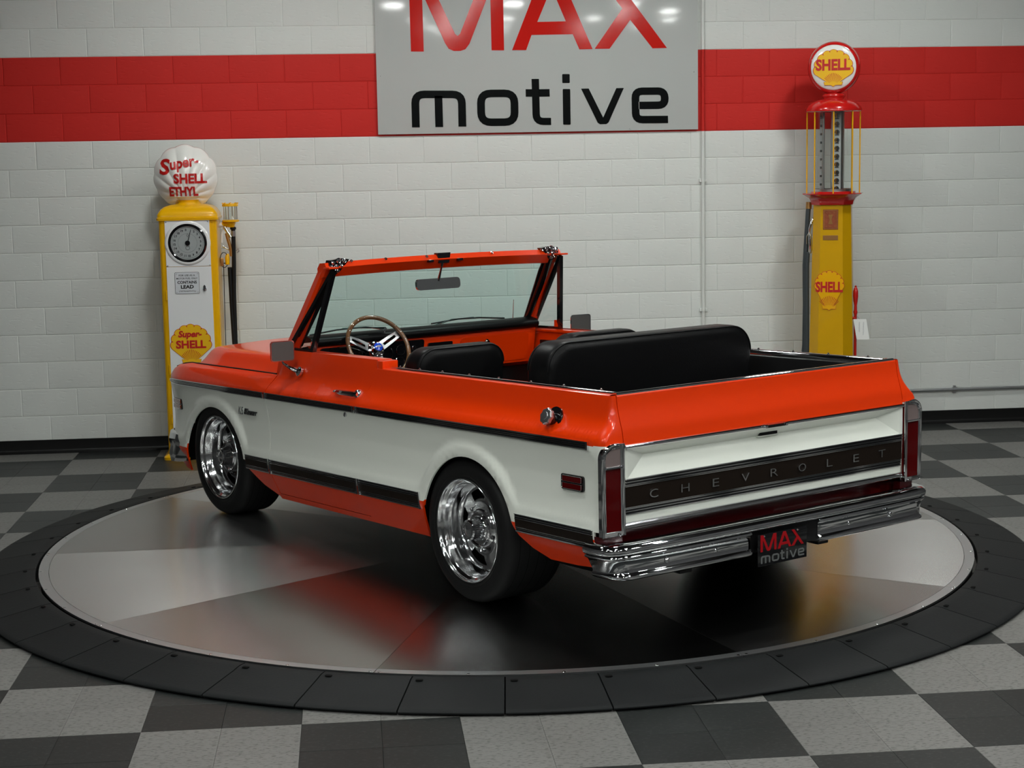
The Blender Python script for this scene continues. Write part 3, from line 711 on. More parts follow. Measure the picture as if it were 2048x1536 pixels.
MB().grid(rows, 'chrome').grid([[(p[0]-.004 if abs(p[1]) < .9 else p[0], p[1]*.996, p[2]) for p in r] for r in rows], 'black_satin').build('front_bumper', car, smooth=40, rake=True)
MB().box(3.0, 3.18, -.84, .84, .34, .44, 'orange', .01).build('front_valance', car, rake=True)
# ------------------------------------------------------------------ tailgate
xr = pchip([.30, .50, .70, .842, .865, .90, .95, 1.0, 1.052], [-1.030, -1.040, -1.050, -1.050, -1.046, -1.040, -1.024, -1.010, -1.002])
YT = .868
tg_ys = sorted(set([round(-YT+2*YT*i/60, 4) for i in range(61)]+[s*(YT-q) for s in (1, -1) for q in (.002, .012, .03)]))
def tg_x(y, z):
    x = xr(z)
    if .702 < z < .833:
        e = smooth01(0, .13, YT-.015-abs(y)); t = (z-.702)/(.800-.702)
        dep = .056*min(1, t) if z <= .800 else .056*(1-max(0, (z-.800)/.030))
        x += dep*min(1, max(0, (YT-.015-abs(y))/.14*1.0)) if True else 0
    return x
zs_o = [.842+(1.046-.842)*i/16 for i in range(17)]
zs_w = [.508, .53, .545, .62, .69, .702]; zs_t = [.828, .835, .842]
mb = MB().grid([[(xr(z), y, z) for y in tg_ys] for z in zs_w], 'white_paint').grid([[(xr(z), y, z) for y in tg_ys] for z in zs_t], 'white_paint').grid([[(xr(z), y, z) for y in tg_ys] for z in zs_o], 'orange')
ye, yi, zd, dd = YT-.018, YT-.018-.125, .787, .044       # sunken panel above the trim band: crisp facets
q0, q1, q2, q3 = (xr(.702), ye, .702), (xr(.828), ye, .828), (xr(.828), -ye, .828), (xr(.702), -ye, .702)
m0, m1 = (xr(zd)+dd, yi, zd), (xr(zd)+dd, -yi, zd)
mb.add([q0, q1, q2, q3, m0, m1], [(0, 4, 5, 3), (4, 1, 2, 5), (0, 1, 4), (3, 5, 2)], 'white_paint')
for s in (1, -1): mb.grid([[(xr(z), s*YT, z), (xr(z), s*ye, z)] for z in (.702, .76, .828)], 'white_paint')
mb.grid([[(x, y, z) for x, z in ((-1.0035, 1.046), (-1.001, 1.051), (-.995, 1.053), (-.965, 1.053))] for y in tg_ys], 'orange')
mb.grid([[(x, s*YT, z) for x, z in ((xr(z), z), (-.95, z))] for s in (1,) for z in zs_w+zs_t+zs_o], 'orange').grid([[(x, s*YT, z) for x, z in ((xr(z), z), (-.95, z))] for s in (-1,) for z in zs_w+zs_t+zs_o], 'orange')
mb.box(-.962, -.950, -YT, YT, .50, 1.04, 'black_satin')
tg = mb.build('tailgate', car, smooth=14, rake=True)
def bar(name, z0, z1, rows, parent=tg, y0=-YT+.004, y1=YT-.004, **kw):
    mb = MB()
    for a, b, pr, m in rows:
        R = [[(xr((a+b)/2)+.003, y, a), (xr((a+b)/2)-pr, y, a), (xr((a+b)/2)-pr, y, b), (xr((a+b)/2)+.003, y, b)] for y in (y0, y1)]
        mb.grid(R, m, closed=True); mb.add(R[0], [(0, 1, 2, 3)], m); mb.add(R[1], [(3, 2, 1, 0)], m)
    return mb.build(name, parent, smooth=0, rake=True, **kw)
mb = MB()
R = [[(xr(.84)+x, y, z) for x, z in ((.004, .828), (-.009, .829), (-.013, .834), (-.012, .840), (-.006, .8445), (.004, .846))] for y in (-YT+.002, YT-.002)]
mb.grid(R, 'chrome', closed=True); mb.build('chrome_moulding', tg, smooth=50, rake=True)
mb = MB()
R = [[(xr(.84)+x, y, z) for x, z in ((-.002, .827), (-.014, .828), (-.019, .834), (-.018, .841), (-.008, .847), (.0, .848))] for y in (-.065, .065)]
mb.grid(R, 'chrome', closed=True); mb.add(R[0], [tuple(range(6))], 'chrome'); mb.add(R[1], [tuple(range(6))[::-1]], 'chrome')
mb.cyl((-1.068, -.07, .837), (-1.068, -.055, .837), .010, 'chrome').cyl((-1.068, .055, .837), (-1.068, .07, .837), .010, 'chrome').box(-1.071, -1.068, -.05, .05, .830, .842, 'black_gloss')
mb.build('release_handle', tg, smooth=40, rake=True)
MB().box(-1.024, -.990, -.055, .055, .790, .815, 'black_satin').box(-1.022, -1.004, -.062, .062, .783, .790, 'white_paint', .002).build('grip_pocket', tg, rake=True, label='dark finger pocket')
bar('trim_band', .545, .700, [(.545, .549, .007, 'chrome'), (.549, .557, .003, 'black_gloss'), (.557, .560, .006, 'chrome'), (.560, .568, .003, 'black_gloss'), (.568, .572, .006, 'chrome'), (.572, .574, .003, 'black_gloss'), (.574, .577, .006, 'chrome'),
    (.577, .666, .004, 'wood_dark'), (.666, .669, .006, 'chrome'), (.669, .672, .003, 'black_gloss'), (.672, .675, .006, 'chrome'), (.675, .684, .003, 'black_gloss'), (.684, .687, .006, 'chrome'), (.687, .696, .003, 'black_gloss'), (.696, .700, .007, 'chrome')], label='dark brown trim band with bright ribs')
mb = MB()
R = [[(xr(.5)+x, y, z) for x, z in ((.01, .484), (-.009, .484), (-.016, .490), (-.016, .497), (-.010, .505), (-.003, .511), (.01, .513))] for y in (-YT, YT)]
mb.grid(R, 'polished', closed=True).build('lower_lip', tg, smooth=50, rake=True, label='bright lower lip')
for i, ch in enumerate('CHEVROLET'):
    y = .712-1.430*i/8
    MB().text(ch, (-1.0525, y, .603), (0, -1, 0), (0, 0, 1), .047 if ch not in 'LE' else .038, .036, 'polished', .006, -.008).build('letter', tg, smooth=0, rake=True)
# chrome cap along the tailgate top, inner rails with snaps
mb = MB()
R = [[(-.998+x, y, 1.052+z) for x, z in ((0, 0), (.001, .006), (.008, .010), (.020, .010), (.034, .004), (.036, -.006))] for y in (-.862, .862)]
mb.grid(R, 'chrome', closed=True); mb.add(R[0], [tuple(range(6))], 'chrome'); mb.add(R[1], [tuple(range(6))[::-1]], 'chrome')
mb.build('top_cap', tg, smooth=50, rake=True)
MB().box(-.962, -.93, -.85, .85, .70, 1.046, 'vinyl', .01).build('inner_pad', tg, rake=True, label='black inner tailgate pad')

# ------------------------------------------------------------------ taillights
for side in (1, -1):
    F = lambda u, v, w: (-1.050-w, side*u, v)
    ol = fillet([(.880, .490), (.992, .490), (.992, .852), (.880, .852)], .014, True)
    ol = [(.880, .466), (.990, .466)]+[(.992, .80)]+[(.932+.060*cos(a), .795+.060*sin(a)) for a in np.linspace(0, pi/2, 10).tolist()]+[(.880, .855)]
    inn = [(.893, .484), (.977, .484), (.979, .79)]+[(.929+.050*cos(a), .793+.047*sin(a)) for a in np.linspace(.1, pi/2, 8).tolist()]+[(.893, .840)]
    mb = MB().prism(ol, lambda u, v, w: (-1.050-w-( -.10*max(0, u-.955)), side*u, v), -.02, .010, 'chrome', [inn])
    mb.tube([F(u, v, .010 - .10*max(0, u-.955)) for u, v in ol], .0065, 'chrome', 8, closed=True)
    mb.tube([F(u, v, .008 - .10*max(0, u-.955)) for u, v in inn], .0035, 'chrome', 8, closed=True)
    mb.tube([F(.890, .758, .012), F(.978, .758, .010)], .006, 'chrome', 8)
    for z in (.470, .852): mb.lathe([(.007, 0), (.006, .004), (.0005, .006)], F(.905, z, .012), (-1, 0, 0), 'polished', n=10)
    tl = mb.build('taillight', car, smooth=35, rake=True, label='chrome framed tall taillight')
    MB().prism([(.894, .485), (.976, .485), (.978, .757), (.894, .757)], F, -.01, .006, 'red_lens').build('red_lens', tl, rake=True, label='dark red lens')
    MB().prism([(.894, .760), (.978, .760), (.978, .795)]+[(.929+.049*cos(a), .793+.046*sin(a)) for a in np.linspace(.1, pi/2, 8).tolist()]+[(.894, .839)], F, -.01, .006, 'clear_lens').build('reverse_lens', tl, rake=True, label='pale reversing lens')
    MB().prism([(.873, .492), (.880, .492), (.880, .842), (.873, .842)], F, -.005, .003, 'red_lens').build('red_strip', tl, rake=True)
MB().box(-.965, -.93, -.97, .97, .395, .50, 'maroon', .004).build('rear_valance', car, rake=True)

# ------------------------------------------------------------------ rear bumper
bp = []
for y, x in ((1.012, -.955), (1.016, -1.00), (1.010, -1.045), (.992, -1.085), (.955, -1.112), (.90, -1.125), (.7, -1.134), (.45, -1.139), (.235, -1.141)): bp.append((x, y))
BPATH = bp+[(-1.142, 0)]+[(x, -y) for x, y in bp[::-1]]
def nrm_(i, path):
    a = path[max(0, i-1)]; b = path[min(len(path)-1, i+1)]; d = Vector((b[0]-a[0], b[1]-a[1])).normalized(); return Vector((d.y, -d.x))*-1
roll = [(.085, .432), (.06, .440), (.035, .441), (.010, .436), (-.006, .425), (-.012, .412), (-.010, .400), (-.002, .391), (.012, .386), (.05, .384)]
face = [(.012, .387), (.000, .386), (-.004, .381), (-.004, .377), (.006, .369), (.0085, .366), (.0090, .340), (.0095, .314), (.007, .310), (-.004, .301), (-.0055, .296), (-.0045, .287), (.002, .282), (.03, .280), (.06, .283)]
def sweepb(sec, i0, i1, m, mb, yclip=None):
    rows = []
    for i in range(i0, i1):
        x, y = BPATH[i]; n = nrm_(i, BPATH); n = -n if n.x > 0 and abs(n.x) > .3 else n
        if abs(n.x) <= .3: n = Vector((0, 1 if y > 0 else -1)) if n.y*y < 0 else n
        k = smooth01(.90, 1.03, abs(y)) if sec is face else 0
        rows.append([(x-n.x*p+.0*k, y-n.y*p-(.05*k*((.388-z)/.1))*(1 if y > 0 else -1), z) for p, z in sec])
    mb.grid(rows, m); return rows
mb = MB(); N_ = len(BPATH)
sweepb(roll, 0, N_, 'chrome', mb)
r1 = sweepb(face, 0, 9, 'chrome', mb); r2 = sweepb(face, N_-9, N_, 'chrome', mb)
# notch returns for the plate
for r, s in ((r1[-1], 1), (r2[0], -1)):
    mb.grid([r, [(p[0]+.006, p[1]-s*.022, p[2]) for p in r], [(p[0]+.05, p[1]-s*.028, p[2]) for p in r]], 'chrome')
rb = mb.build('rear_bumper', car, smooth=40, rake=True, label='chrome rear bumper')
for y in (.70, .42, -.42, -.70):
    MB().lathe([(.0005, .010), (.008, .009), (.013, .004), (.014, 0)], (-1.125+.0, y, .338), (-1, 0, 0), 'chrome', n=16).build('bumper_bolt', rb, rake=True)
MB().box(-1.115, -1.08, -.225, .225, .285, .392, 'black_satin', .004).build('plate_recess', rb, rake=True, label='black plate recess')
lp = MB().box(-1.150, -1.1465, -.118, .188, .228, .372, 'black_gloss', .0015).build('license_plate', rb, rake=True, label='black plate with red and grey lettering')
# letters are sub-parts of the truck's plate: the plate hangs on the truck
lp.parent = car
s_ = .270/1546
for kind, poly, holes in sign_letters():
    if kind == 'R': F = lambda u, v, w: (-1.1505-w, .173-(u-240)*s_, .293+(312-.0129*(u-240)-v)*s_*.88)
    else: F = lambda u, v, w: (-1.1505-w, .171-(u-250)*s_*1.01, .240+(767-.0172*(u-250)-v)*s_*.88)
    MB().prism(poly, F, -.0005, .0015, 'plate_red' if kind == 'R' else 'grey_text', holes).build('letter', lp, smooth=0, rake=True)
for y, z in ((.15, .362), (-.06, .362)): MB().lathe([(.005, 0), (.004, .003), (.0005, .004)], (-1.150, y, z), (-1, 0, 0), 'chrome', n=10).build('screw', lp, rake=True)

# ------------------------------------------------------------------ tub, rails, floor
mb = MB()
mb.box(-.95, 1.9, -.79, .79, .40, .44, 'black_matte').box(-.95, .28, -.80, .80, .44, .60, 'black_satin', .01)
for s in (1, -1):
    mb.box(-.955, .865, *sorted((s*.815, s*.785)), .44, 1.035, 'black_satin', .01)
    mb.box(-.42, .36, *sorted((s*.80, s*.55)), .58, .80, 'black_satin', .03)
mb.box(1.86, 1.90, -.80, .80, .42, 1.05, 'black_satin')
tub = mb.build('tub', car, rake=True, label='black interior tub and floor')
for s in (1, -1):
    MB().grid([[(x, s*y, z) for y, z in ((.896, 1.050), (.893, 1.0545), (.886, 1.056), (.848, 1.055), (.842, 1.050), (.842, 1.03))] for x in np.linspace(-.99, .868, 20).tolist()], 'orange').build('bed_rail', car, smooth=60, rake=True)
    mb = MB().grid([[(x, s*y, z) for y, z in ((.852, 1.0555), (.851, 1.060), (.846, 1.0625), (.822, 1.061), (.816, 1.055), (.815, 1.02))] for x in np.linspace(-.965, .80, 20).tolist()], 'chrome')
    br = mb.build('rail_strip', car, smooth=60, rake=True, label='chrome rail strip with fastener studs')
    p0 = None
    for x in (-.86, -.60, -.36, -.11, .13, .36, .56, .74):
        if p0 is None: p0 = MB().lathe([(.0075, 0), (.0075, .004), (.0045, .005), (.0045, .009), (.0005, .010)], (0, 0, 0), (0, 0, 1), 'polished', n=12).build('snap_stud', br)
        else: p0 = dup(p0, br)
        p0.location = (x, s*.834, 1.060-RAKE*x)
    # fuel filler on the driver's side
    if s == 1:
        c = Vector((-.655, w_side(-.65, .930), .930)); n = Vector((0, .93, .36)).normalized()
        mb = MB().lathe([(.0005, .004), (.030, .003), (.046, .006), (.055, .004), (.056, -.006)], c, n, 'black_gloss', n=28)
        mb.cyl(c, c+n*.034, .030, 'black_gloss', n=24, r1=.027)
        fc = mb.build('fuel_filler', car, rake=True, label='black filler dish with neck')
        q = c+n*.032; mb = MB(); ref = n.orthogonal().normalized(); b = n.cross(ref)
        rows = []
        for r, h in ((.030, 0), (.036, .003), (.036, .016), (.033, .021), (.018, .022), (.017, .025), (.0008, .026)):
            rows.append([q+n*h+ref*(r*(1+(.07*cos(8*t) if r > .03 else 0))*cos(t))+b*(r*(1+(.07*cos(8*t) if r > .03 else 0))*sin(t)) for t in [2*pi*i/64 for i in range(64)]])
        mb.grid(rows, 'alu', closed=True).build('fuel_cap', fc, smooth=40, rake=True, label='lobed chrome cap')

# ------------------------------------------------------------------ seats
def cushion(name, parent, x0, x1, y0, y1, z0, z1, r, m='vinyl', lean=0., soft=.035, seam=True):
    """upright slab: rounded rectangle in y-z, pillowed through x"""
    ol = []
    for (cy, cz, a0) in ((y1-r, z1-r, 0), (y0+r, z1-r, 90)):
        for k in range(13): a = rad(a0+90*k/12); ol.append((cy+r*cos(a), cz+r*sin(a)))
    ol += [(y0, z0+.02), (y0+.02, z0), (y1-.02, z0), (y1, z0+.02)]
    cy = (y0+y1)/2; cz = (z0+z1)/2; rows = []
    xm = (x0+x1)/2; hx = (x1-x0)/2
    N = 14
    for i in range(N+1):
        t = -1+2*i/N; x = xm+hx*t; ins = soft*(1-sqrt(max(0, 1-abs(t)**5)))
        rows.append([(x+lean*(z-z0), cy+(y-cy)*(1-ins/abs((y1-y0)/2)), cz+(z-cz)*(1-ins/abs((z1-z0)/2))) for y, z in ol])
    mb = MB().grid(rows, m, closed=True)
    for rws, sg in ((rows[0], -1), (rows[-1], 1)):
        R = [rws]
        for q in (.97, .9, .75, .5, .2): R.append([(p[0]+sg*.012*(1-q)**.5, cy+(p[1]-cy)*q, cz+(p[2]-cz)*q) for p in rws])
        mb.grid(R, m, closed=True); mb.add(R[-1], [tuple(range(len(ol)))], m)
    o = mb.build(name, parent, smooth=60, rake=True)
    if seam:
        for k in (1, N-1):
            MB().tube([(p[0], cy+(p[1]-cy)*1.004, cz+(p[2]-cz)*1.004) for p in rows[k][:26]], .0035, m, 6).build('piping', o, rake=True)
    return o
for s, nm in ((1, 'left'), (-1, 'right')):
    st = cushion('front_seat', car, .75, .90, *sorted((s*.20, s*.745)), .62, 1.148, .10, 'vinyl', lean=-.10)
    st['label'] = 'black vinyl bucket seat'
    MB().box(.86, 1.36, *sorted((s*.19, s*.75)), .50, .68, 'vinyl', .05).build('seat_cushion', st, rake=True)
rs = cushion('rear_bench', car, -.24, -.055, -.668, .640, .50, 1.215, .13, 'vinyl', lean=.0, soft=.03); rs['label'] = 'black vinyl rear bench'
MB().box(-.08, .42, -.66, .64, .46, .72, 'vinyl', .05).build('seat_cushion', rs, rake=True)

# ------------------------------------------------------------------ dash
mb = MB()
pad = [(1.935, 1.118), (1.88, 1.150), (1.84, 1.166), (1.79, 1.168), (1.745, 1.158), (1.722, 1.140), (1.722, 1.122), (1.745, 1.108), (1.80, 1.10)]
mb.grid([[(x, y, z) for x, z in pad] for y in (-.785, -.4, 0, .4, .785)], 'vinyl')
ds = mb.build('dashboard', car, smooth=60, rake=True, label='black dash pad over orange metal dash')
mb = MB().grid([[(x, y, z) for x, z in ((1.80, 1.112), (1.765, 1.108), (1.758, 1.09), (1.785, .95), (1.79, .90), (1.84, .875), (1.87, .87))] for y in (-.785, 0, .785)], 'orange').build('dash_face', ds, smooth=50, rake=True, label='orange metal dash face')
MB().prism(rrect(-.73, .915, -.23, 1.080, .03), lambda u, v, w: (1.757+(1.09-v)*.19-w, u, v), .0, .008, 'orange').build('glovebox_door', ds, rake=True)
MB().lathe([(.0005, .012), (.009, .012), (.013, .006), (.016, .002), (.017, 0)], (1.752, -.42, 1.045), (-1, 0, -.1), 'chrome', n=18).build('glovebox_lock', ds, rake=True)
mb = MB().prism(rrect(.03, .93, .72, 1.096, .02), lambda u, v, w: (1.757+(1.09-v)*.19-w, u, v), .0, .010, 'black_gloss')
cl = mb.build('instrument_cluster', ds, rake=True, label='black instrument panel with round gauges')
for y, z, r in ((.60, 1.02, .055), (.49, 1.03, .048), (.30, 1.03, .055), (.19, 1.045, .03), (.19, .975, .03), (.68, 1.06, .014), (.10, 1.05, .012), (.10, 1.0, .012)):
    MB().tube([(1.755+(1.09-z)*.19-.012, y+r*cos(a), z+r*sin(a)) for a in [2*pi*i/28 for i in range(28)]], .0028, 'polished', 6, closed=True).lathe([(.0005, .002), (r*.97, 0)], (1.757+(1.09-z)*.19-.010, y, z), (-1, 0, 0), 'black_gloss', n=24).build('gauge', cl, rake=True)
MB().tube([(1.745, .60, 1.092), (1.742, .46, 1.099), (1.742, .20, 1.099), (1.746, .06, 1.090)], .0025, 'polished', 6).build('cluster_trim', ds, rake=True)
mb = MB().prism(rrect(-.17, .985, .0, 1.07, .012), lambda u, v, w: (1.757+(1.09-v)*.19-w, u, v), .0, .012, 'black_gloss')
for y in (-.155, -.015): mb.lathe([(.0005, .016), (.009, .015), (.010, 0)], (1.76, y, 1.03), (-1, 0, 0), 'chrome', n=14)
mb.box(1.748, 1.752, -.13, -.04, 1.02, 1.045, 'black_satin').build('radio', ds, rake=True, label='black radio with chrome knobs')
MB().grid([[(1.50, y, .60), (1.62, y, .62), (1.72, y, .90), (1.76, y, .93)] for y in (-.09, .05)], 'black_satin').box(1.3, 1.8, -.14, .12, .44, .62, 'black_satin', .04).build('transmission_hump', tub, rake=True)
# ------------------------------------------------------------------ steering wheel
WC = Vector((1.654, .400, 1.035+RAKE*1.654)); al = rad(32)
e1 = Vector((0, 1, 0)); e2 = Vector((sin(al), 0, cos(al))); en = Vector((-cos(al), 0, sin(al)))
def wp(a, r, h=0): return WC+e1*(r*cos(a))+e2*(r*sin(a))+en*h
sw = MB().tube([wp(2*pi*i/64, .1905) for i in range(64)], .0125, 'rim_wood', 12, closed=True).build('steering_wheel', car, smooth=60, rake=True, label='wood rim steering wheel')
for k in range(24):
    a = 2*pi*k/24+.1
    p = wp(a, .1905, .0118); o = MB().lathe([(.0032, -.001), (.0026, .0012), (.0003, .0016)], p, en, 'polished', n=8).build('rivet', sw, rake=True)
for k, a in enumerate((rad(25), rad(155), rad(270))):
    def F(u, v, w, a=a): r = u; return wp(a, r, -.018+(.16-min(.16, max(.04, r)))*0+w-(0.02*smooth01(.04, .17, .21-r)))+(e1*(-sin(a))+e2*cos(a))*v
    mb = MB().prism([(.035, -.027), (.12, -.024), (.180, -.020), (.180, .020), (.12, .024), (.035, .027)], F, 0, .004, 'alu', [rrect(.066, -.0085, .158, .0085, .006)])
    mb.build('spoke', sw, smooth=0, rake=True, label='slotted chrome spoke')
mb = MB().lathe([(.050, -.05), (.052, -.035), (.050, -.030), (.036, -.026), (.034, -.012), (.030, -.004), (.0265, -.003)], WC, en, 'chrome', n=32)
for k in range(9):
    a = 2*pi*k/9; mb.lathe([(.0042, 0), (.0042, .004), (.0005, .005)], wp(a, .043, -.029), en, 'polished', n=8)
mb.build('hub', sw, rake=True)
hb = MB().lathe([(.027, -.006), (.026, .002), (.015, .006), (.0005, .007)], WC, en, 'blue', n=28).build('horn_button', sw, rake=True, label='blue horn button')
MB().prism([(-.020, -.006), (-.008, -.006), (-.006, -.009), (.006, -.009), (.008, -.006), (.020, -.006), (.018, .006), (.008, .006), (.006, .009), (-.006, .009), (-.008, .006), (-.018, .006)], lambda u, v, w: WC+e1*u*.8+e2*v*.7+en*w, .004, .0078, 'alu').build('horn_emblem', sw, rake=True)
MB().cyl(WC-en*.045, WC-en*.26, .028, 'black_satin', r1=.036, n=20).cyl(WC-en*.05, WC-en*.09, .036, 'black_gloss', n=20).tube([WC-en*.08+e1*.03, WC-en*.075+e1*.09+e2*.03, WC-en*.07+e1*.15+e2*.05], [.004, .0035, .005], 'polished', 8).tube([WC-en*.09-e1*.03, WC-en*.06-e1*.08+e2*.08, WC-en*.03-e1*.11+e2*.13], [.005, .004, .007], 'polished', 8).build('steering_column', car, rake=True, label='black column with chrome stalks')
MB().tube([(1.35, .0, .60), (1.38, .02, .80), (1.37, .035, .86)], [.012, .006, .006], 'chrome', 8).lathe([(.0005, .03), (.015, .022), (.02, 0), (.012, -.018), (.006, -.02)], (1.37, .035, .88), (0, 0, 1), 'black_gloss', n=14).build('shift_lever', car, rake=True)

# ------------------------------------------------------------------ windshield frame
mb = MB()
hd = [(1.512, 1.562), (1.532, 1.590), (1.585, 1.588), (1.612, 1.560), (1.608, 1.520), (1.575, 1.508), (1.552, 1.512)]
R = []
for y in (-.80, -.74, -.5, -.25, 0, .25, .5, .74, .80):
    q = (abs(y)/.8)**2*.012; R.append([(x, y, z-q) for x, z in hd])
mb.grid(R, 'orange', closed=True); mb.add(R[0], [tuple(range(7))], 'orange'); mb.add(R[-1], [tuple(range(7))[::-1]], 'orange')
for s in (1, -1):
    secs = []
    for t in (0, .5, .9, 1.0):
        top_ = Vector((1.565, s*.765, 1.545)); bot = Vector((1.898, s*.818, 1.075)); c = top_.lerp(bot, t); k = 1+.25*t
        secs.append([(c.x+dx*k, c.y+s*dy, c.z) for dx, dy in ((-.030, .022), (-.010, .034), (.040, .030), (.046, -.010), (.020, -.036), (-.012, -.040), (-.034, -.010))])
    mb.grid(secs, 'orange', closed=True)
    mb.box(1.462, 1.525, *sorted((s*.755, s*.812)), 1.546, 1.556, 'orange', .002)
wf = mb.build('windshield_frame', car, smooth=35, rake=True, label='orange windshield frame')
T1, T0 = (1.578, .722, 1.528), (1.905, .790, 1.085)
def gp(u, t, off=0):        # u -1..1 across, t 0 top..1 bottom
    a = Vector(T1).lerp(Vector(T0), t); return Vector((a.x+.05*(1-u*u)*1.0+off*.8, u*a.y, a.z+off*.6))
mb = MB(); G = [[gp(-1+2*i/24, t/6) for i in range(25)] for t in range(7)]
mb.grid(G, 'screen_glass').build('windshield_glass', wf, smooth=60, rake=True, label='green tinted windshield glass')
bd_ = [gp(-1+2*i/24, 0) for i in range(25)]+[gp(1, t/6) for t in range(1, 7)]+[gp(1-2*i/24, 1) for i in range(1, 25)]+[gp(-1, 1-t/6) for t in range(1, 6)]
MB().tube(bd_, .013, 'black_gloss', 8, closed=True).build('rubber_seal', wf, smooth=60, rake=True, label='black rubber seal')
for s in (1, -1):
    mb = MB(); 
    for k in range(2):
        pass
    secs = [[(c.x-.030, s*(c.y-.010), c.z), (c.x-.040, s*(c.y-.034), c.z), (c.x-.014, s*(c.y-.045), c.z), (c.x+.01, s*(c.y-.040), c.z)] for c in [Vector((1.565, .765, 1.52)).lerp(Vector((1.88, .815, 1.11)), t) for t in (0, .33, .66, 1)]]
    mb.grid(secs, 'black_gloss').build('pillar_trim', wf, smooth=60, rake=True, label='black inner pillar trim')
    # ornate chrome latch at each header corner
    mb = MB().prism([(s*.655, 1.592), (s*.700, 1.600), (s*.775, 1.592), (s*.782, 1.562), (s*.755, 1.528), (s*.735, 1.516), (s*.712, 1.530)][::s], lambda u, v, w: (1.520-w+(1.58-v)*.1, u, v), -.04, .006, 'black_gloss')
    random.seed(4)
    for (yy, zz, rr_) in ((.690, 1.585, .013), (.725, 1.588, .016), (.757, 1.578, .013), (.705, 1.562, .011), (.738, 1.556, .014), (.765, 1.556, .009), (.728, 1.533, .011), (.748, 1.535, .008)):
        mb.lathe([(.0005, .010), (rr_*.5, .009), (rr_*.6, .004), (rr_*.8, .006), (rr_, .003), (rr_, -.004)], (1.512+(1.58-zz)*.1, s*yy, zz), (-1, s*random.uniform(-.3, .3), random.uniform(-.1, .5)), 'chrome', n=10)
    mb.build('corner_latch', wf, rake=True, label='chrome corner latch on black plate')
    pw = Vector((1.935, s*.42, 1.112))
    wp_ = MB().tube([(1.965, s*.10-.02, 1.10), (1.960, s*.16-.02, 1.15), (1.952, s*.30, 1.178), (1.948, s*.46, 1.180)], [.008, .006, .004, .004], 'polished', 8).tube([(1.960, s*.16, 1.163), (1.952, s*.35, 1.178), (1.945, s*.50, 1.176), (1.935, s*.68, 1.160)], .0050, 'black_satin', 6)
    wp_.cyl((1.96, s*.10, 1.085), (1.96, s*.10, 1.112), .013, 'polished', n=14).build('wiper', car, rake=True, label='thin wiper arm with black blade')
for y in (-.66, -.30, .05+.1, .42, .64):
    MB().lathe([(.0085, 0), (.0085, .005), (.004, .006), (.004, .010), (.0005, .011)], (1.520, y, 1.580), (-.6, 0, .6), 'polished', n=12).build('snap_stud', wf, rake=True)
mb = MB().prism([(-.045, 1.598), (.045, 1.598), (.035, 1.54), (-.035, 1.54)][::-1], lambda u, v, w: (1.530-w, u+.035, v), -.02, .014, 'black_gloss', ).box(1.497, 1.522, .115, .150, 1.548, 1.563, 'black_gloss', .004).box(1.497, 1.522, -.085, -.050, 1.548, 1.563, 'black_gloss', .004)
mb.build('header_latch', wf, rake=True, label='black centre header latch')
mir = MB().tube([(1.53, .035, 1.55), (1.515, .060, 1.50), (1.505, .085, 1.44)], [.007, .006, .009], 'chrome', 8)
F = lambda u, v, w: (1.500-w+(v-1.425)*.12, u, v)
mir.prism(rrect(-.062, 1.395, .234, 1.457, .024), F, -.014, 0, 'chrome').prism(rrect(-.058, 1.399, .230, 1.453, .022), F, -.001, .0015, 'mirror_glass')
mir.build('rear_view_mirror', wf, rake=True, label='rear-view mirror on a stem')
MB().tube([(2.02, -.80, 1.06), (2.00, -.80, 1.26)], [.003, .0018], 'polished', 8).lathe([(.012, 0), (.010, .012), (.004, .018)], (2.02, -.80, 1.045), (0, 0, 1), 'chrome', n=12).lathe([(.0005, .003), (.003, 0), (.0005, -.003)], (2.00, -.80, 1.262), (0, 0, 1), 'polished', n=8).build('antenna', car, rake=True)

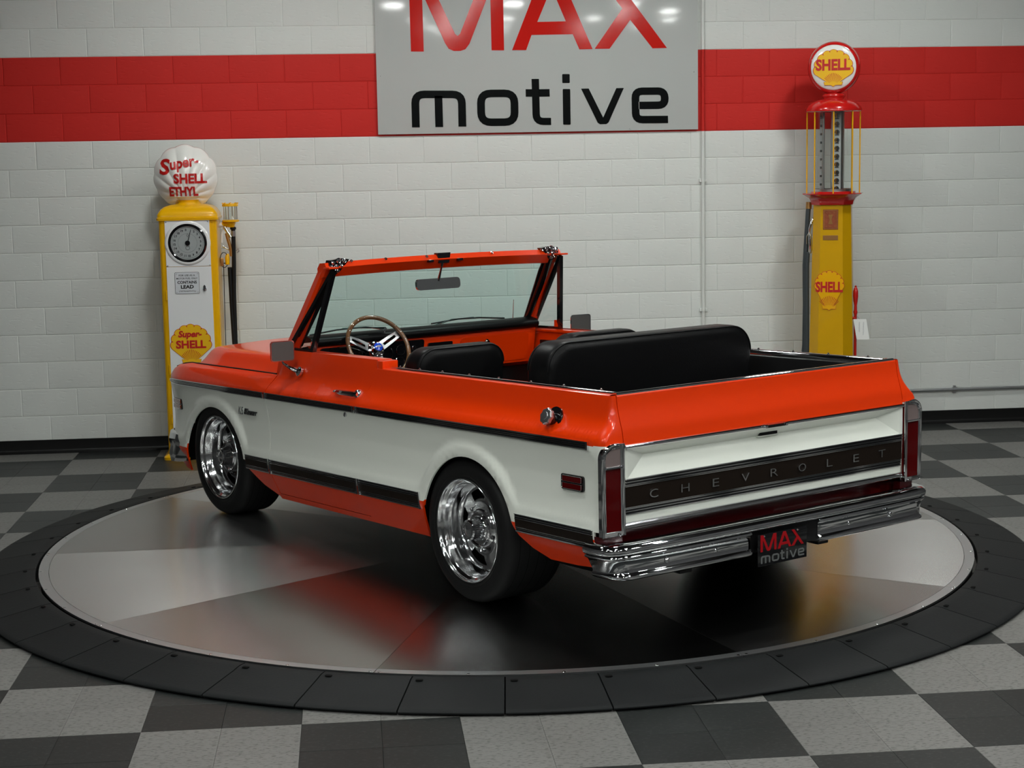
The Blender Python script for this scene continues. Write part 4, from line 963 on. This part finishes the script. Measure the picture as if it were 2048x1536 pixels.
# ------------------------------------------------------------------ wheels
def make_wheel(loc, side, width, dish):
    we = MB()
    W = width; tp = [(.246, -.004), (.258, .004), (.290, .010), (.318, .004), (.334, -.010), (.3425, -.028), (.345, -.045), (.345, -W+.045), (.342, -W+.028), (.33, -W+.008), (.29, -W-.008), (.25, -W)]
    o = Vector(loc); ax = (0, side, 0)
    tire = MB().lathe(tp, o, ax, 'rubber', n=96)
    for k in range(5):
        h = -.055-(W-.11)*k/4; tire.lathe([(.3440, h-.004), (.3452, h-.0035), (.3452, h-.0010)], o, ax, 'black_matte', n=96)
    tire.lathe([(.262, .0055), (.266, .0075), (.270, .0065)], o, ax, 'rubber', n=96)
    tire = tire.build('wheel', car, smooth=40, label='wide low-profile black tyre on polished rally rim')
    bar_ = [(.247, -.012), (.2505, -.004), (.2505, .003), (.248, .0065), (.243, .006), (.2395, .001), (.2385, -.006), (.236, -.010), (.2275, -.014), (.2225, -.022), (.2205, -.040), (.214, -.050), (.210, -.062), (.2085, -dish+.02), (.204, -dish+.006), (.198, -dish)]
    rim = MB().lathe(bar_, o, ax, 'polished', n=96).lathe([(.247, -.012), (.235, -.03), (.225, -W*.5), (.235, -W)], o, ax, 'black_matte', n=48)
    rim = rim.build('rim', tire, smooth=40, label='polished rim')
    # face disc with five long slots
    fp = pchip([.0, .080, .095, .105, .115, .125, .150, .185, .198], [.040, .040, .036, .024, .010, .004, .006, .000, .000])
    def slot(k):
        a0 = 2*pi*k/5+.03; pts = []
        for i in range(9): t = -.38+.76*i/8; pts.append((.186*cos(a0+t), .186*sin(a0+t)))
        for i in range(9): t = .30-.60*i/8; pts.append((.140*cos(a0+t), .140*sin(a0+t)))
        return fillet(pts, .010, True, 3)
    holes = [slot(k) for k in range(5)]; outer = [(.198*cos(2*pi*i/80), .198*sin(2*pi*i/80)) for i in range(80)]
    pts = [Vector(p) for p in outer]; cons = [list(range(80))]
    for h in holes: cons.append(list(range(len(pts), len(pts)+len(h)))); pts += [Vector(p) for p in h]
    for r in (.045, .062, .070, .078, .085, .092, .099, .106, .115, .128, .160, .187, .193):
        for i in range(60):
            p = (r*cos(2*pi*i/60), r*sin(2*pi*i/60))
            if not any(inpoly(p, h) or min(hypot(p[0]-q[0], p[1]-q[1]) for q in h) < .004 for h in holes): pts.append(Vector(p))
    V, E, Fc, *_ = delaunay_2d_cdt(pts, [], cons, 1, 1e-6); V = [tuple(v) for v in V]
    Fc = [tuple(f) for f in Fc if not any(inpoly((sum(V[i][0] for i in f)/3, sum(V[i][1] for i in f)/3), h) for h in holes)]
    mb = MB().add([(o.x+u, o.y+side*(-dish+fp(hypot(u, v))), o.z+v) for u, v in V], Fc, 'polished')
    for h in holes: mb.grid([[(o.x+u, o.y+side*(-dish+fp(hypot(u, v))-d), o.z+v) for u, v in h] for d in (0, .012)], 'polished', closed=True)
    mb.build('face_disc', rim if False else tire, smooth=35, label='slotted polished disc')
    MB().lathe([(.0005, -dish-.05), (.205, -dish-.05)], o, ax, 'black_matte', n=40).build('brake_shadow_plate', tire, label='dark brake backing plate')  # plain matte black disc behind the slotted face
    # tall derby centre cap with ribs
    D = dish
    cap = MB().lathe([(.086, -D+.036), (.090, -D+.042), (.086, -D+.048), (.078, -D+.044), (.072, -D+.036), (.068, -D+.034), (.064, -D+.044), (.060, -D+.048)], o, ax, 'chrome', n=60)
    rows = []
    for h, r in ((-D+.046, .0595), (-D+.089, .0470)): rows.append([(o.x+r*(1 if i % 2 else .955)*cos(2*pi*i/72), o.y+side*h, o.z+r*(1 if i % 2 else .955)*sin(2*pi*i/72)) for i in range(72)])
    cap.grid(rows, 'chrome', closed=True)
    cap.lathe([(.046, -D+.087), (.0495, -D+.090), (.0495, -D+.097), (.044, -D+.102), (.037, -D+.099), (.026, -D+.101), (.012, -D+.106), (.0005, -D+.107)], o, ax, 'chrome', n=40)
    for i in range(10):
        a = 2*pi*i/10; cap.lathe([(.0035, 0), (.0025, .003), (.0003, .0035)], (o.x+.0405*cos(a), o.y+side*(-D+.099), o.z+.0405*sin(a)), ax, 'chrome', n=6)
    for i in range(5):
        a = 2*pi*i/5+.9; p = (o.x+.104*cos(a), o.y+side*(-D+.022), o.z+.104*sin(a)); cap.lathe([(.0005, .020), (.007, .018), (.010, .012), (.010, 0)], p, ax, 'chrome', n=6)
    cap.build('centre_cap', tire, smooth=40, label='chrome ribbed centre cap')
    MB().cyl((o.x+.222*cos(-2.2), o.y-side*.03, o.z+.222*sin(-2.2)), (o.x+.205*cos(-2.2), o.y-side*.012, o.z+.205*sin(-2.2)), .005, 'black_satin', n=8).build('valve', tire)
    return tire
for side in (1, -1):
    make_wheel((0, side*YW, RT), side, .33, .105); make_wheel((WB, side*YW, RT), side, .27, .105)
# underbody: frame rails, axles, exhaust
mb = MB()
for s in (1, -1): mb.box(-.95, 3.0, *sorted((s*.40, s*.47)), .24, .36, 'black_satin')
mb.cyl((0, -.66, .345), (0, .66, .345), .045, 'black_satin', n=16).lathe([(.04, -.18), (.13, -.09), (.145, 0), (.13, .09), (.04, .18)], (0, 0, .345), (0, 1, 0), 'black_satin', n=20)
mb.cyl((WB, -.70, .32), (WB, .70, .32), .05, 'black_satin', n=16)
mb.tube([(1.8, .30, .22), (.6, .33, .20), (.25, .42, .21), (-.30, .42, .24), (-.70, .42, .24)], .03, 'black_satin', 12)
mb.tube([(1.8, -.30, .22), (.6, -.33, .20), (.25, -.42, .21), (-.30, -.42, .24), (-.70, -.42, .24)], .03, 'black_satin', 12)
mb.build('chassis', car, label='dark frame, axles and exhaust pipes')
# ------------------------------------------------------------------ vintage petrol pumps
def shell_outline(w, h, lobes=9):
    """scallop outline centred on 0,0 (u right, v up); narrow hinge at the bottom"""
    pts = []; R = w/2; cy = h/2-R
    a0, a1 = rad(-14), rad(194)
    for k in range(lobes):
        b0 = a0+(a1-a0)*k/lobes; b1 = a0+(a1-a0)*(k+1)/lobes
        for i in range(7):
            t = i/6; a = b0+(b1-b0)*t; r = R*(.945+.055*sin(pi*t))
            pts.append((r*cos(a), cy+r*sin(a)))
    q = [(w*.155, -h*.375), (w*.235, -h*.365), (w*.215, -h*.455), (w*.06, -h*.455)]
    pts += [(-x, y) for x, y in q]+[(0, -h*.5)]+q[::-1]
    return pts
def clean(p): return [q for i, q in enumerate(p) if hypot(q[0]-p[i-1][0], q[1]-p[i-1][1]) > 1e-5]
def shell_logo(parent, o, u, v, w, h, words, name='emblem', yl='logo_yellow', edge='logo_red'):
    o = Vector(o); u = Vector(u); v = Vector(v); n = u.cross(v)
    F = lambda a, b, c: o+u*a+v*b+n*c
    ol = clean(shell_outline(w, h)); mb = MB().prism([(a*1.03, b*1.02) for a, b in ol], F, 0, .0015, edge).prism(ol, F, .0012, .0025, yl)
    for k in range(-6, 7):
        a = k*rad(7.4); L0, L1 = h*.14, h*(.37-.006*abs(k)); bx, by = 0, -h*.50
        p0 = Vector((bx+L0*sin(a), by+L0*cos(a))); p1 = Vector((bx+L1*sin(a), by+L1*cos(a))); q = Vector((cos(a), -sin(a)))
        mb.prism([tuple(p0-q*.0005), tuple(p1-q*.0022), tuple(p1+q*.0022), tuple(p0+q*.0005)], F, .0024, .0032, edge)
    R = w/2; cy = h/2-R
    for k in range(1, 9):
        a = rad(-14)+rad(208)*k/9; d = Vector((cos(a), sin(a))); q = Vector((-d.y, d.x)); c = Vector((0, cy))
        mb.prism([tuple(c+d*R*.85), tuple(c+d*R*.96-q*.005), tuple(c+d*R*.96+q*.005)], F, .0024, .0030, edge)
    em = mb.build(name, parent, smooth=0, label='yellow and red scallop emblem')
    for txt, cx, cz, ww, hh, sh in words:
        MB().text(txt, F(cx, cz, .0032), u, v, ww, hh, 'logo_red', .0012, .042, sh).build('lettering', em, smooth=0)
    return em
# --- left pump: clock-face pump
PX, PY = .9175, -.28
lp_ = empty('gas_pump', (PX, PY, 0), label='yellow and white clock-face gas pump with ribbed white scallop globe', category='gas pump')
X = lambda x: x-PX
mb = MB()
ol = rrect(-.207, -.185, .207, .185, .035, 5)
def rr_rows(sc): return [[(x*a, y*b, z) for x, y in ol] for z, a, b in sc]
mb.grid(rr_rows([(.05, 1.0, 1), (1.742, 1, 1)]), 'yellow', closed=True)
mb.build('cabinet', lp_, smooth=40)
mb = MB().grid(rr_rows([(0, 1.16, 1.16), (.018, 1.16, 1.16), (.028, 1.12, 1.12), (.04, 1.02, 1.02), (.075, 1.0, 1.0), (.075, .9, .9)]), 'yellow', closed=True).build('base', lp_, smooth=30)
mb = MB().grid(rr_rows([(1.735, 1.0, 1.0), (1.735, 1.065, 1.075), (1.752, 1.075, 1.085), (1.757, 1.04, 1.05), (1.775, 1.04, 1.05), (1.790, 1.0, 1.0), (1.812, .93, .92), (1.832, .80, .78), (1.843, .62, .60), (1.848, .42, .46)]), 'yellow', closed=True)
mb.lathe([(.098, 1.843), (.094, 1.850), (.092, 1.868), (.097, 1.878), (.060, 1.880)], (X(.912), 0, 0), (0, 0, 1), 'yellow', n=36).build('cap', lp_, smooth=40)
fy = -.187
mb = MB().prism(rrect(X(.757), 1.406, X(1.074), 1.735, .006), lambda u, v, w: (u, fy-w, v), 0, .006, 'pump_white').build('upper_face_panel', lp_, smooth=0, label='white enamel panel')
MB().lathe([(.163, -.002), (.158, .006), (.148, .010), (.138, .010)], (X(.914), fy-.004, 1.573), (0, -1, 0), 'pump_white', n=60).build('face_ring', lp_, smooth=50, label='raised white ring')
lowp = MB().prism([(X(.755), .16), (X(1.080), .16), (X(1.074), 1.403), (X(.757), 1.403)], lambda u, v, w: (u, fy-w, v), 0, .006, 'pump_white').build('lower_face_panel', lp_, smooth=0, label='white enamel door panel')
for x, z in ((.766, 1.726), (1.064, 1.726), (.766, 1.412), (1.066, 1.412)): MB().lathe([(.0065, 0), (.005, .003), (.0005, .004)], (X(x), fy-.006, z), (0, -1, 0), 'steel', n=8).build('screw', lp_)
dc = Vector((X(.914), fy-.006, 1.573))
dl = MB().lathe([(.140, -.002), (.138, .008), (.128, .012), (.120, .006), (.119, .000)], dc, (0, -1, 0), 'black_gloss', n=60).build('dial_bezel', lp_, smooth=40, label='black round dial bezel')
MB().lathe([(.0005, .0005), (.120, .0005)], dc, (0, -1, 0), 'dial_grey', n=60).build('dial_plate', dl, label='grey dial plate')
nb = MB()
for k in range(20):
    a = pi/2-2*pi*k/20+.10; s = '0' if k == 0 else str(k)
    if k == 1: continue
    nb.text(s, dc+Vector((.094*cos(a), -.0012, .094*sin(a)-.0075)), (1, 0, 0), (0, 0, 1), None, .0165, 'black_satin', .0006, .03)
for r in (.068, .110): nb.tube([dc+Vector((r*cos(t), -.0012, r*sin(t))) for t in [2*pi*i/60 for i in range(60)]], .0006, 'black_satin', 4, closed=True)
for k in range(100): 
    a = 2*pi*k/100; nb.box(-.0004, .0004, -.0004, .0004, 0, .004, 'black_satin', M=Matrix.Translation(dc+Vector((.110*cos(a), -.001, .110*sin(a)))) @ Matrix.Rotation(a-pi/2, 4, Vector((0, -1, 0))))
nb.tube([dc+Vector((.014*cos(t), -.0012, -.035+.014*sin(t))) for t in [2*pi*i/24 for i in range(24)]], .0012, 'black_satin', 4, closed=True)
nb.tube([dc+Vector((x, -.0012, z)) for x, z in ((.002, .068), (-.005, .055), (.002, .042), (.009, .055))], .0012, 'black_satin', 4, closed=True)
nb.build('numerals', dl, smooth=0, label='black dial numerals')
mb = MB().prism([(-.004, -.01), (.004, -.01), (.0016, .100), (-.0016, .100)], lambda u, v, w: dc+Vector((u*cos(.27)+v*sin(.27), -.004-w, -u*sin(.27)+v*cos(.27))), 0, .002, 'black_satin').lathe([(.0005, .010), (.014, .010), (.018, .006), (.018, .0005)], dc, (0, -1, 0), 'black_gloss', n=28).build('dial_hand', dl, smooth=30)
MB().lathe([(.0005, .0135), (.06, .0125), (.119, .0085)], dc, (0, -1, 0), 'dial_glass', n=48).build('dial_glass', dl, smooth=60)
# notice plate
sx, sz0, sz1 = (X(.812), X(.986)), 1.208, 1.364
F = lambda u, v, w: (u, fy-.006-w, v)
np_ = MB().prism(rrect(sx[0], sz0, sx[1], sz1, .010), F, 0, .002, 'black_satin').prism(rrect(sx[0]+.0022, sz0+.0022, sx[1]-.0022, sz1-.0022, .008), F, .0015, .003, 'sign_plate').build('notice_plate', lp_, smooth=0, label='small pale notice plate with black lettering')
cxm = (sx[0]+sx[1])/2
for t, w, h, z, b in (('FOR USE AS A', .115, .0125, 1.335, .012), ('MOTOR FUEL ONLY', .150, .0125, 1.313, .012), ('CONTAINS', .138, .021, 1.281, .035), ('LEAD', .092, .026, 1.246, .045), ('(TETRAETHYL)', .120, .012, 1.220, .012)):
    MB().text(t, F(cxm, z, .003), (1, 0, 0), (0, 0, 1), w, h, 'black_satin', .0006, b).build('lettering', np_, smooth=0)
for x, z in ((sx[0]+.012, sz0+.012), (sx[1]-.012, sz0+.012), (sx[0]+.012, sz1-.012), (sx[1]-.012, sz1-.012)): MB().lathe([(.004, .002), (.003, .0045), (.0005, .005)], F(x, z, .001), (0, -1, 0), 'steel', n=8).build('screw', np_)
MB().lathe([(.013, 0), (.013, .006), (.008, .010), (.006, .02), (.0005, .022)], F(X(1.022), 1.238, 0), (0, -1, 0), 'chrome', n=16).prism([(X(1.012), 1.242), (X(1.032), 1.242), (X(1.030), 1.262), (X(1.022), 1.272), (X(1.014), 1.262)], F, .008, .016, 'chrome').build('door_latch', lp_, smooth=30)
for z in (1.20, .66, .30): MB().cyl((X(.748), fy-.006, z-.035), (X(.748), fy-.006, z+.035), .006, 'yellow', n=10).build('hinge', lp_)
shell_logo(lp_, (X(.908), fy-.0062, .842), (1, 0, 0), (0, 0, 1), .292, .292, [('Super-', -.005, .038, .170, .062, .22), ('SHELL', 0, -.030, .215, .060, 0)])
# shell globe
gc = Vector((X(.903), 0, 2.045)); GR = .232; hz_ = Vector((0, 0, -.150))
def globe_pt(th, t, s):
    d = Vector((sin(th), 0, cos(th))); c = Vector((0, 0, .150)); cc = c.dot(d); R = cc+sqrt(max(0, cc*cc-(c.length_squared-GR*GR)))
    lob = abs(cos(th*8.6)); R *= (.972+.028*lob); p = hz_+d*(R*t)
    q = min(.9999, (p.x**2+p.z**2)**.5/(GR*1.01)); dep = .115*(1-q**2.6)
    dep += (.011*lob-.006)*min(1, t*1.5)*(1-q**6); dep = max(0, dep)*(1 if t < .999 else 0)
    return gc+Vector((p.x, -s*dep, p.z))
mb = MB(); NT = 252
for s in (1, -1):
    mb.grid([[globe_pt(-2.55+5.10*i/NT, t, s) for t in (0, .12, .25, .4, .55, .68, .78, .86, .92, .96, .985, 1.0)] for i in range(NT+1)], 'globe_white')
mb.lathe([(.115, 1.902), (.100, 1.892), (.088, 1.880), (.085, 1.87)], (X(.912), 0, 0), (0, 0, 1), 'globe_white', n=40)
gl = mb.build('globe', lp_, smooth=75, label='white ribbed scallop-shaped globe with red lettering')
def globe_surf(x, z):       # lettering follows the front of the globe
    v = Vector((x, 0, z))-hz_; th = atan2(v.x, v.z); d = Vector((sin(th), 0, cos(th))); c = Vector((0, 0, .150)); cc = c.dot(d)
    R = (cc+sqrt(max(0, cc*cc-(c.length_squared-GR*GR))))*(.972+.028*abs(cos(th*8.6))); return globe_pt(th, min(.97, v.length/R), 1).y
def on_globe(txt, x0, z0, w, h, sh, bold, tilt=0.):
    t = MB().text(txt, (0, 0, 0), (1, 0, 0), (0, 0, 1), w, h, 'logo_red', .002, bold, sh)
    bm = bmesh.new(); vs = [bm.verts.new(p) for p in t.v]
    for f in t.f:
        try: bm.faces.new([vs[i] for i in f])
        except ValueError: pass
    bmesh.ops.remove_doubles(bm, verts=bm.verts, dist=1e-5); bmesh.ops.triangulate(bm, faces=bm.faces)
    for _ in range(4):
        es = [e for e in bm.edges if e.calc_length() > .012]
        if not es: break
        bmesh.ops.subdivide_edges(bm, edges=es, cuts=1); bmesh.ops.triangulate(bm, faces=bm.faces)
    bm.verts.index_update(); out = MB(); co = []
    for v in bm.verts:
        x = x0+v.co.x*cos(tilt)-v.co.z*sin(tilt); z = z0+v.co.z*cos(tilt)+v.co.x*sin(tilt); y = globe_surf(x, z); co.append((gc.x+x, y-.0012+(v.co.y if v.co.y < 0 else 0)*1.0+.0, gc.z+z))
    out.add(co, [[v.index for v in f.verts] for f in bm.faces], 'logo_red'); bm.free()
    out.build('lettering', gl, smooth=0)
on_globe('S', -.140, .015, .078, .115, .1, .03); on_globe('uper-', .010, .040, .205, .080, .12, .03, .16)
on_globe('SHELL', .040, -.050, .235, .072, 0, .042); on_globe('ETHYL', -.010, -.140, .205, .068, 0, .042)
# sight glass, hose and nozzle on the pump's right side
cx = X(1.213)
mb = MB().lathe([(.0005, 1.846), (.040, 1.846), (.055, 1.843), (.058, 1.835), (.058, 1.824), (.0005, 1.822)], (cx, 0, 0), (0, 0, 1), 'yellow', n=28)
mb.lathe([(.0005, 1.727), (.055, 1.727), (.062, 1.723), (.062, 1.712), (.040, 1.706), (.030, 1.690), (.026, 1.672), (.0005, 1.672)], (cx, 0, 0), (0, 0, 1), 'yellow', n=28)
for k in range(6): a = 2*pi*k/6+.3; mb.cyl((cx+.048*cos(a), .048*sin(a), 1.72), (cx+.048*cos(a), .048*sin(a), 1.83), .0035, 'steel', n=8)
for k in range(8): a = 2*pi*k/8; mb.cyl((cx+.054*cos(a), .054*sin(a), 1.842), (cx+.054*cos(a), .054*sin(a), 1.850), .006, 'yellow', n=6)
mb.tube([(cx-.01, 0, 1.70), (cx-.05, 0, 1.695), (X(1.155), 0, 1.690)], [.028, .022, .020], 'yellow', 12).cyl((X(1.12), 0, 1.688), (X(1.160), 0, 1.690), .017, 'tape', n=14)
sgl = mb.build('sight_glass', lp_, smooth=40, label='yellow capped sight glass with steel rods')
MB().lathe([(.042, 1.724), (.042, 1.826)], (cx, 0, 0), (0, 0, 1), 'clear_glass', n=28).build('glass_tube', sgl)
MB().lathe([(.0005, 1.755), (.006, 1.745), (.014, 1.728)], (cx+.012, 0, 0), (0, 0, 1), 'tape', n=12).build('spinner', sgl)
MB().tube([(X(1.228), 0, 1.675), (X(1.228), 0, 1.60), (X(1.224), .0, 1.40), (X(1.216), -.005, 1.15), (X(1.214), -.01, .85), (X(1.225), -.02, .55), (X(1.24), -.03, .36), (X(1.225), -.03, .27), (X(1.195), -.03, .34), (X(1.190), -.03, .55), (X(1.205), -.02, .80), (X(1.196), .0, 1.10), (X(1.192), .0, 1.38)], .0155, 'rubber', 12).cyl((X(1.228), 0, 1.672), (X(1.228), 0, 1.655), .022, 'black_satin', n=14).cyl((X(1.228), 0, 1.645), (X(1.228), 0, 1.605), .0185, 'steel', n=14).build('hose', lp_, smooth=60, label='black rubber hose hanging down')
MB().tube([(X(1.165), -.005, 1.675), (X(1.185), -.005, 1.64), (X(1.21), -.005, 1.60)], [.012, .011, .010], 'polished', 10).tube([(X(1.178), 0, 1.63), (X(1.190), 0, 1.58), (X(1.205), 0, 1.52), (X(1.208), 0, 1.46)], [.012, .013, .012, .012], 'brass', 10).tube([(X(1.150), 0, 1.535), (X(1.175), 0, 1.520), (X(1.205), 0, 1.500)], [.010, .005, .006], 'polished', 8).tube([(X(1.178), 0, 1.40), (X(1.178), 0, 1.45), (X(1.180), 0, 1.48)], [.016, .018, .010], 'yellow', 10).box(X(1.128), X(1.150), -.02, .02, 1.39, 1.45, 'brass', .004).cyl((X(1.13), 0, 1.41), (X(1.19), 0, 1.41), .004, 'black_satin', n=8).build('nozzle', lp_, smooth=40, label='brass and chrome nozzle on its hook')
MB().tube([(X(1.155)+.024*cos(t)*1.2, -.01, 1.435+.055*sin(t)) for t in [2*pi*i/30 for i in range(30)]], .0028, 'black_satin', 6, closed=True).tube([(X(1.150), -.005, 1.40), (X(1.146), -.005, 1.20), (X(1.143), -.005, .90), (X(1.140), -.005, .40), (X(1.13), -.005, .30)], .0028, 'black_satin', 6).build('ground_cable', lp_, smooth=60, label='thin black cable loop')
MB().tube([(X(1.160), .004, 1.67), (X(1.145), .004, 1.62), (X(1.142), .004, 1.56)], .006, 'tape', 8).build('drip_tube', lp_, smooth=60, label='white tube')
MB().tube([(X(1.245), 0, 1.50), (X(1.262), 0, 1.515), (X(1.264), 0, 1.495), (X(1.250), 0, 1.485)], .004, 'steel', 6).build('hose_hook', lp_, smooth=60)

# --- right pump: tall visible-cylinder pump
RP = (5.668, -.42)
rp = empty('gas_pump', (*RP, 0), rad(-20), label='tall yellow column gas pump with glass cylinder and round red globe', category='gas pump')
def octo(w, z, ch=.42, sx=1.): a = w; b = w*(1-ch); return [(x*sx, y, z) for x, y in ((-a, -b), (-b, -a), (b, -a), (a, -b), (a, b), (b, a), (-b, a), (-a, b))]
MB().grid([octo(.21, .0), octo(.21, .03), octo(.178, .05), octo(.172, .12), octo(.136, 1.757)], 'pump_yellow', closed=True).build('column', rp, smooth=0)
mb = MB().grid([octo(.138, 1.752), octo(.150, 1.752), octo(.155, 1.775), octo(.168, 1.800), octo(.200, 1.822), octo(.214, 1.830), octo(.214, 1.836), octo(.17, 1.832), octo(.10, 1.832)], 'pump_red', closed=True)
mb.lathe([(.165, 1.832), (.165, 1.848), (.150, 1.850), (.0005, 1.850)], (0, 0, 0), (0, 0, 1), 'pump_red', n=40).build('tray', rp, smooth=30, label='red flared tray')
MB().lathe([(.10, 2.432), (.198, 2.432), (.208, 2.437), (.209, 2.448), (.200, 2.468), (.175, 2.495), (.135, 2.515), (.095, 2.524), (.075, 2.528), (.075, 2.534), (.084, 2.542), (.086, 2.553), (.078, 2.563), (.050, 2.566)], (0, 0, 0), (0, 0, 1), 'pump_red', n=56).build('dome_cap', rp, smooth=50, label='glossy red domed cap')
for k in range(8):
    a = rad(-8+12+45*k)-pi/2; MB().cyl((.193*cos(a), .193*sin(a), 1.835), (.193*cos(a), .193*sin(a), 2.44), .0048, 'yellow', n=8).build('rod', rp, label='slim yellow rod')
MB().lathe([(.142, 1.850), (.142, 2.434)], (0, 0, 0), (0, 0, 1), 'clear_glass', n=48).lathe([(.147, 1.850), (.147, 1.866), (.142, 1.868)], (0, 0, 0), (0, 0, 1), 'steel', n=48).build('glass_cylinder', rp, smooth=60, label='clear glass cylinder')
MB().lathe([(.050, 1.850), (.050, 2.434)], (.030, .0, 0), (0, 0, 1), 'alu', n=28).lathe([(.010, 1.85), (.010, 2.43)], (-.075, .02, 0), (0, 0, 1), 'steel', n=12).build('inner_pipe', rp, smooth=60, label='grey inner pipe')
st = MB().box(.000, .058, -.054, -.049, 1.855, 2.430, 'dial_grey').build('gauge_strip', rp, smooth=0, label='grey gauge strip with gallon numbers')
for k in range(10):
    z = 2.402-k*.0592
    MB().lathe([(.0005, .004), (.018, .004), (.019, 0)], (.029, -.054, z), (0, -1, 0), 'polished', n=18).text(str(k+1), (.029, -.0582, z-.011), (1, 0, 0), (0, 0, 1), None, .022, 'black_satin', .001, .02).box(.014, .044, -.0575, -.054, z-.024, z-.019, 'black_satin').build('number_disc', st, smooth=0)
bs = MB().box(-.104, -.078, .055, .058, 1.855, 2.430, 'dial_grey')
for k in range(9): bs.box(-.101, -.081, .050, .055, 2.395-k*.062-.008, 2.395-k*.062+.008, 'polished')
bs.build('rear_strip', rp, smooth=0)
gz = 2.754; ax = (0, -1, 0)
gb = MB().lathe([(.05, -.085), (.13, -.082), (.172, -.062), (.190, -.030), (.1925, 0), (.190, .030), (.181, .056), (.170, .066), (.164, .068)], (0, 0, gz), ax, 'pump_red', n=72).lathe([(.05, 2.560), (.055, 2.585)], (0, 0, 0), (0, 0, 1), 'pump_red', n=30).build('globe', rp, smooth=50, label='round red-rimmed lamp globe')
MB().lathe([(.166, .060), (.160, .070), (.12, .0735), (.06, .0755), (.0005, .076)], (0, 0, gz), ax, 'globe_white', n=60).build('globe_lens', gb, smooth=60, label='white round lens')
eg = shell_logo(rp, (0, -.0765, gz-.006), (1, 0, 0), (0, 0, 1), .288, .268, [('SHELL', -.002, -.018, .250, .084, .0)])
shell_logo(rp, (-.012, -.1535, 1.118), (1, 0, 0), (0, .018, .9998), .216, .296, [('SHELL', 0, -.012, .200, .080, 0)], yl='yellow')
cp = MB().box(-.062, .048, -.1425, -.139, 1.570, 1.718, 'copper', .001).box(-.057, .043, -.1437, -.1425, 1.575, 1.713, 'brass').box(-.053, .039, -.1445, -.1437, 1.579, 1.709, 'copper').build('name_plate', rp, smooth=0, label='copper coloured embossed plate')
for z, w in ((1.695, .07), (1.594, .08)): MB().text('+ o +', (-.007, -.1447, z-.005), (1, 0, 0), (0, 0, 1), w, .009, 'brass', .001).build('embossing', cp, smooth=0)
MB().prism([(-.016, -.035), (.016, -.035), (.006, 0), (.016, .035), (-.016, .035), (-.006, 0)], lambda u, v, w: (-.007+u, -.1447-w, 1.645+v), 0, .001, 'brass').build('embossing', cp, smooth=0)
MB().box(-.062, .048, -.1440, -.140, 1.492, 1.528, 'brass', .001).build('serial_plate', rp, smooth=0, label='thin brass plate')
MB().tube([(-.175, -.02, 1.765), (-.180, -.03, 1.70), (-.190, -.04, 1.50), (-.200, -.05, 1.30), (-.196, -.05, 1.0), (-.200, -.04, .70), (-.225, -.04, .40), (-.22, -.04, .28), (-.185, -.06, .30), (-.180, -.07, .60), (-.183, -.07, 1.0), (-.185, -.06, 1.30), (-.180, -.06, 1.40)], .0185, 'grey_hose', 12).cyl((-.175, -.02, 1.77), (-.177, -.024, 1.72), .022, 'brass', n=14).build('hose', rp, smooth=60, label='dark grey rubber hose')
MB().tube([(-.135, -.06, 1.655), (-.150, -.07, 1.63), (-.165, -.07, 1.57), (-.168, -.07, 1.53)], [.007, .012, .010, .007], 'polished', 10).tube([(-.165, -.07, 1.54), (-.160, -.07, 1.50), (-.158, -.07, 1.42), (-.160, -.07, 1.39)], [.009, .014, .014, .010], 'polished', 10).tube([(-.165, -.08, 1.55), (-.185, -.085, 1.52), (-.185, -.085, 1.46)], .003, 'steel', 6).build('nozzle', rp, smooth=50, label='polished metal nozzle')
MB().tube([(.175, -.04, .03), (.175, -.04, .90), (.175, -.04, .94)], .011, 'pump_red', 12).lathe([(.012, .93), (.016, .95), (.012, .965), (.011, 1.0), (.016, 1.03), (.020, 1.07), (.019, 1.105), (.012, 1.13), (.006, 1.137), (.010, 1.143), (.0005, 1.150)], (.175, -.04, 0), (0, 0, 1), 'pump_red', n=18).tube([(.10, -.02, .90), (.15, -.04, .905), (.175, -.04, .905)], .012, 'pump_red', 8).box(.155, .20, -.06, -.02, 0, .06, 'pump_red', .006).build('pump_lever', rp, smooth=50, label='red pump lever with turned handle')
tg_ = empty('paper_tag', (5.842, -.552, .905), rad(-10), label='white paper tag with faint handwriting hanging on the red pump lever', category='tag')
MB().grid([[(x*.047+.004*k, -.004*sin(x*2)-.002*k, -.152*k/6-.006) for x in (-1, -.5, 0, .5, 1)] for k in range(7)], 'paper').grid([[(x*.047+.004*k, -.004*sin(x*2)-.002*k+.0006, -.152*k/6-.006) for x in (-1, -.5, 0, .5, 1)] for k in range(7)], 'paper').build('card', tg_, smooth=60)
mb = MB(); random.seed(3)
for r, (n, w) in enumerate(((7, .075), (5, .055))):
    x0 = .026-r*.03
    mb.tube([(x0+.006*sin(i*2.4), -.010, -.025-w*1.4*i/30) for i in range(31)], .0006, 'ink', 4)
mb.build('handwriting', tg_, smooth=0)
MB().tube([(0, -.003, -.008), (-.010, .006, .006), (-.018, .012, .012)], .0008, 'ink', 4).build('string', tg_)
# seated order: everything placed
